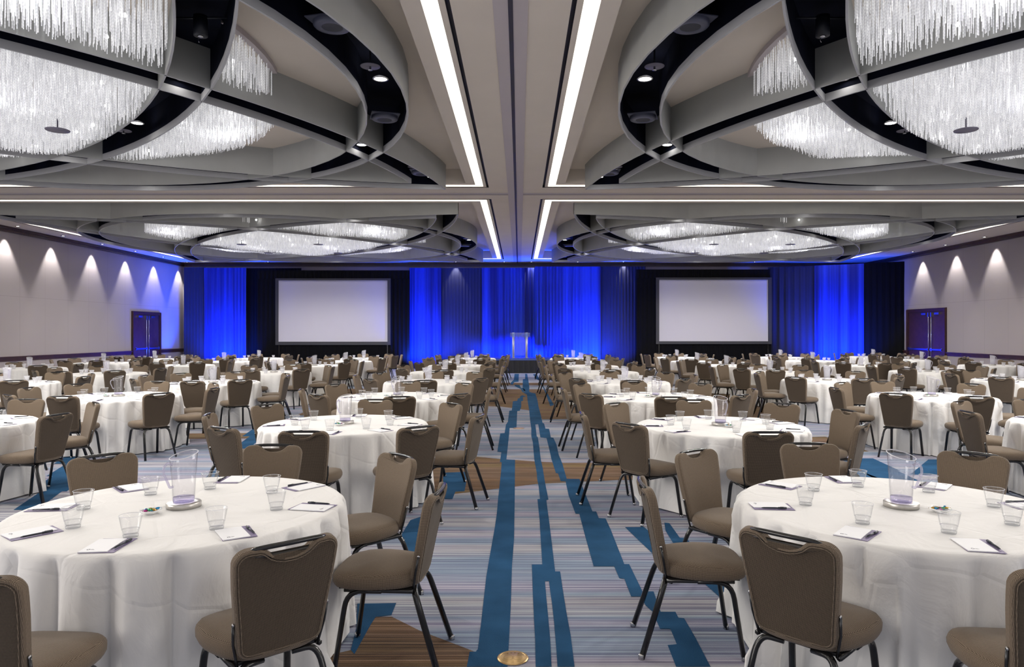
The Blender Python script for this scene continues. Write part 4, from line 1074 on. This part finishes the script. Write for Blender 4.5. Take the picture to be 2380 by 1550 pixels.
q = MB(); q.box((-.43, -.25, 1.05), (.43, .25, 1.07), 'acrylic', Matrix.Translation((0,0,.02))@Matrix.Rotation(.35, 4, 'X')); q.box((-.43, -.27, .96), (.43, -.255, 1.10), 'acrylic', Matrix.Translation((0,0,.0))); q.box((-.43, -.275, 1.10), (.43, -.25, 1.115), 'glass_thick'); q.obj('reading_shelf', e)
q = MB(); q.box((-.40, -.22, 0), (.40, .22, .02), 'acrylic'); q.obj('base_plate', e)

# wall washing downlights and their fittings
b = MB(); b.lathe([(.075, .0), (.07, -.012), (.055, -.012), (.05, -.002)], 'chrome', 20, cap0=False, cap1=False); o = b.obj('wall_washer'); tag(o, 'x', 'light', 'wall washing downlights')
q = MB(); q.lathe([(.05, -.004), (.0005, -.004)], 'lamp_hot', 16, cap0=False, cap1=False); q.obj('lens', o)
WW = Proto(o)
def washer(x, y, dx, dy, lab, en=400):
    WW.put((x, y, ZC-.001), 0, lab)
    li = bpy.data.lights.new('wall_wash', 'SPOT'); li.energy = en; li.color = (1, .97, .93); li.spot_size = radians(62); li.spot_blend = .5; li.shadow_soft_size = .03
    lo = bpy.data.objects.new('wall_wash', li); COL.objects.link(lo); lo.location = (x+dx, y+dy, ZC-.02)
for i, y in enumerate((33.5, 31.25, 29.0, 26.7, 24.4, 22.2)):
    washer(XL+.42, y, -.18, 0, f'recessed washer light above left wall, {ordinal(i)} from the back corner')
for i, y in enumerate((29.2, 26.95, 24.7, 22.4)):
    washer(XR-.42, y, .18, 0, f'recessed washer light above right wall, {ordinal(i)} from the back')
for i, xx in enumerate((625, 738, 845, 1060, 1172, 1235, 1342, 1448, 1545, 1648, 1752)):
    washer((xx-1207)*33.5/1650, YB-.62, 0, .14 if xx not in (1342, 1448, 1235, 1060) else -.12, f'recessed washer light above back drapes, {["first","second","third","fourth","fifth","sixth","seventh","eighth","ninth","tenth","eleventh"][i]} from left', 150)

# blue uplights on the floor
def up(x, y, en, tx=None, size=80, ty=None, tz=2.6):
    li = bpy.data.lights.new('blue_uplight', 'SPOT'); li.energy = en*1.25; li.color = (.010, .070, 1.0); li.spot_size = radians(size); li.spot_blend = .9; li.shadow_soft_size = .08
    lo = bpy.data.objects.new('blue_uplight', li); COL.objects.link(lo); lo.location = (x, y, .25)
    d = Vector(((tx if tx is not None else x)-x, (ty if ty is not None else y+.6)-y, tz))
    lo.rotation_euler = d.to_track_quat('-Z', 'Y').to_euler()
#UPS
for pxx, en, sd in ((492, 500, .3), (530, 800, .3), (560, 500, -.3), (968, 800, .3), (1005, 700, -.4), (1070, 250, .3), (1135, 800, .5), (1170, 600, -.3), (1215, 260, .2), (1262, 900, .4), (1320, 700, -.4), (1375, 900, -.3), (1430, 260, -.4)):
    up(px(pxx, 32.35)-sd, 32.35, en, tx=px(pxx, 33.2), ty=33.3, tz=1.5, size=125)
for xx, yy, en in ((1905, 31.6, 600), (1945, 31.2, 900), (1990, 30.8, 700)):
    up(px(xx, yy), yy-.25, en, tx=px(xx, yy)+.25, ty=yy+.9, tz=1.5, size=120)
up(XL+1.2, 32.6, 900, tx=XL, ty=32.2, tz=2.2)
up(XL+1.2, 31.2, 350, tx=XL, ty=30.2, tz=2.0)
for pxx in (500, 960, 1130, 1290, 1390, 1900):
    up(px(pxx, 33.0), 32.7, 1300, ty=30.9, tz=4.6, size=100)
# ------------------------------------------------------------------ light, world, camera
def area(x, y, z, sx, sy, en, col, rot=(0,0,0)):
    li = bpy.data.lights.new('fill', 'AREA'); li.shape = 'RECTANGLE'; li.size = sx; li.size_y = sy; li.energy = en; li.color = col
    lo = bpy.data.objects.new('fill', li); COL.objects.link(lo); lo.location = (x, y, z); lo.rotation_euler = rot
# unseen fill panels, added to light the front tables and model the cloth folds
area(-12.5, 0.3, 2.8, 6, 3.2, 620, (1, .95, .90), (radians(80), 0, radians(-68)))
area(13, 0.3, 2.8, 6, 3.2, 340, (1, .96, .93), (radians(80), 0, radians(68)))
area(0, -1.0, 2.6, 20, 3.6, 110, (.97, .97, 1), (radians(90), 0, 0))
w = bpy.data.worlds.new('World'); scene.world = w; w.use_nodes = True
w.node_tree.nodes['Background'].inputs[0].default_value = (.62, .62, .68, 1); w.node_tree.nodes['Background'].inputs[1].default_value = .4

cam = bpy.data.cameras.new('Camera'); co = bpy.data.objects.new('Camera', cam); COL.objects.link(co)
cam.sensor_width = 36; cam.lens = 1650/2380*36; cam.shift_x = -17/2380; cam.shift_y = -2/2380; cam.clip_end = 200
co.location = (0, 0, CAMZ); co.rotation_euler = (radians(90), 0, 0)
scene.camera = co
scene.view_settings.view_transform = 'Standard'; scene.view_settings.look = 'None'; scene.view_settings.exposure = 0; scene.view_settings.gamma = 1
c = scene.cycles
c.use_denoising = True
try: c.denoiser = 'OPENIMAGEDENOISE'
except Exception: pass
c.max_bounces = 6; c.diffuse_bounces = 3; c.glossy_bounces = 2; c.transparent_max_bounces = 24; c.sample_clamp_indirect = 4; c.caustics_reflective = False; c.caustics_refractive = False
c.use_adaptive_sampling = True; c.adaptive_threshold = 0.02
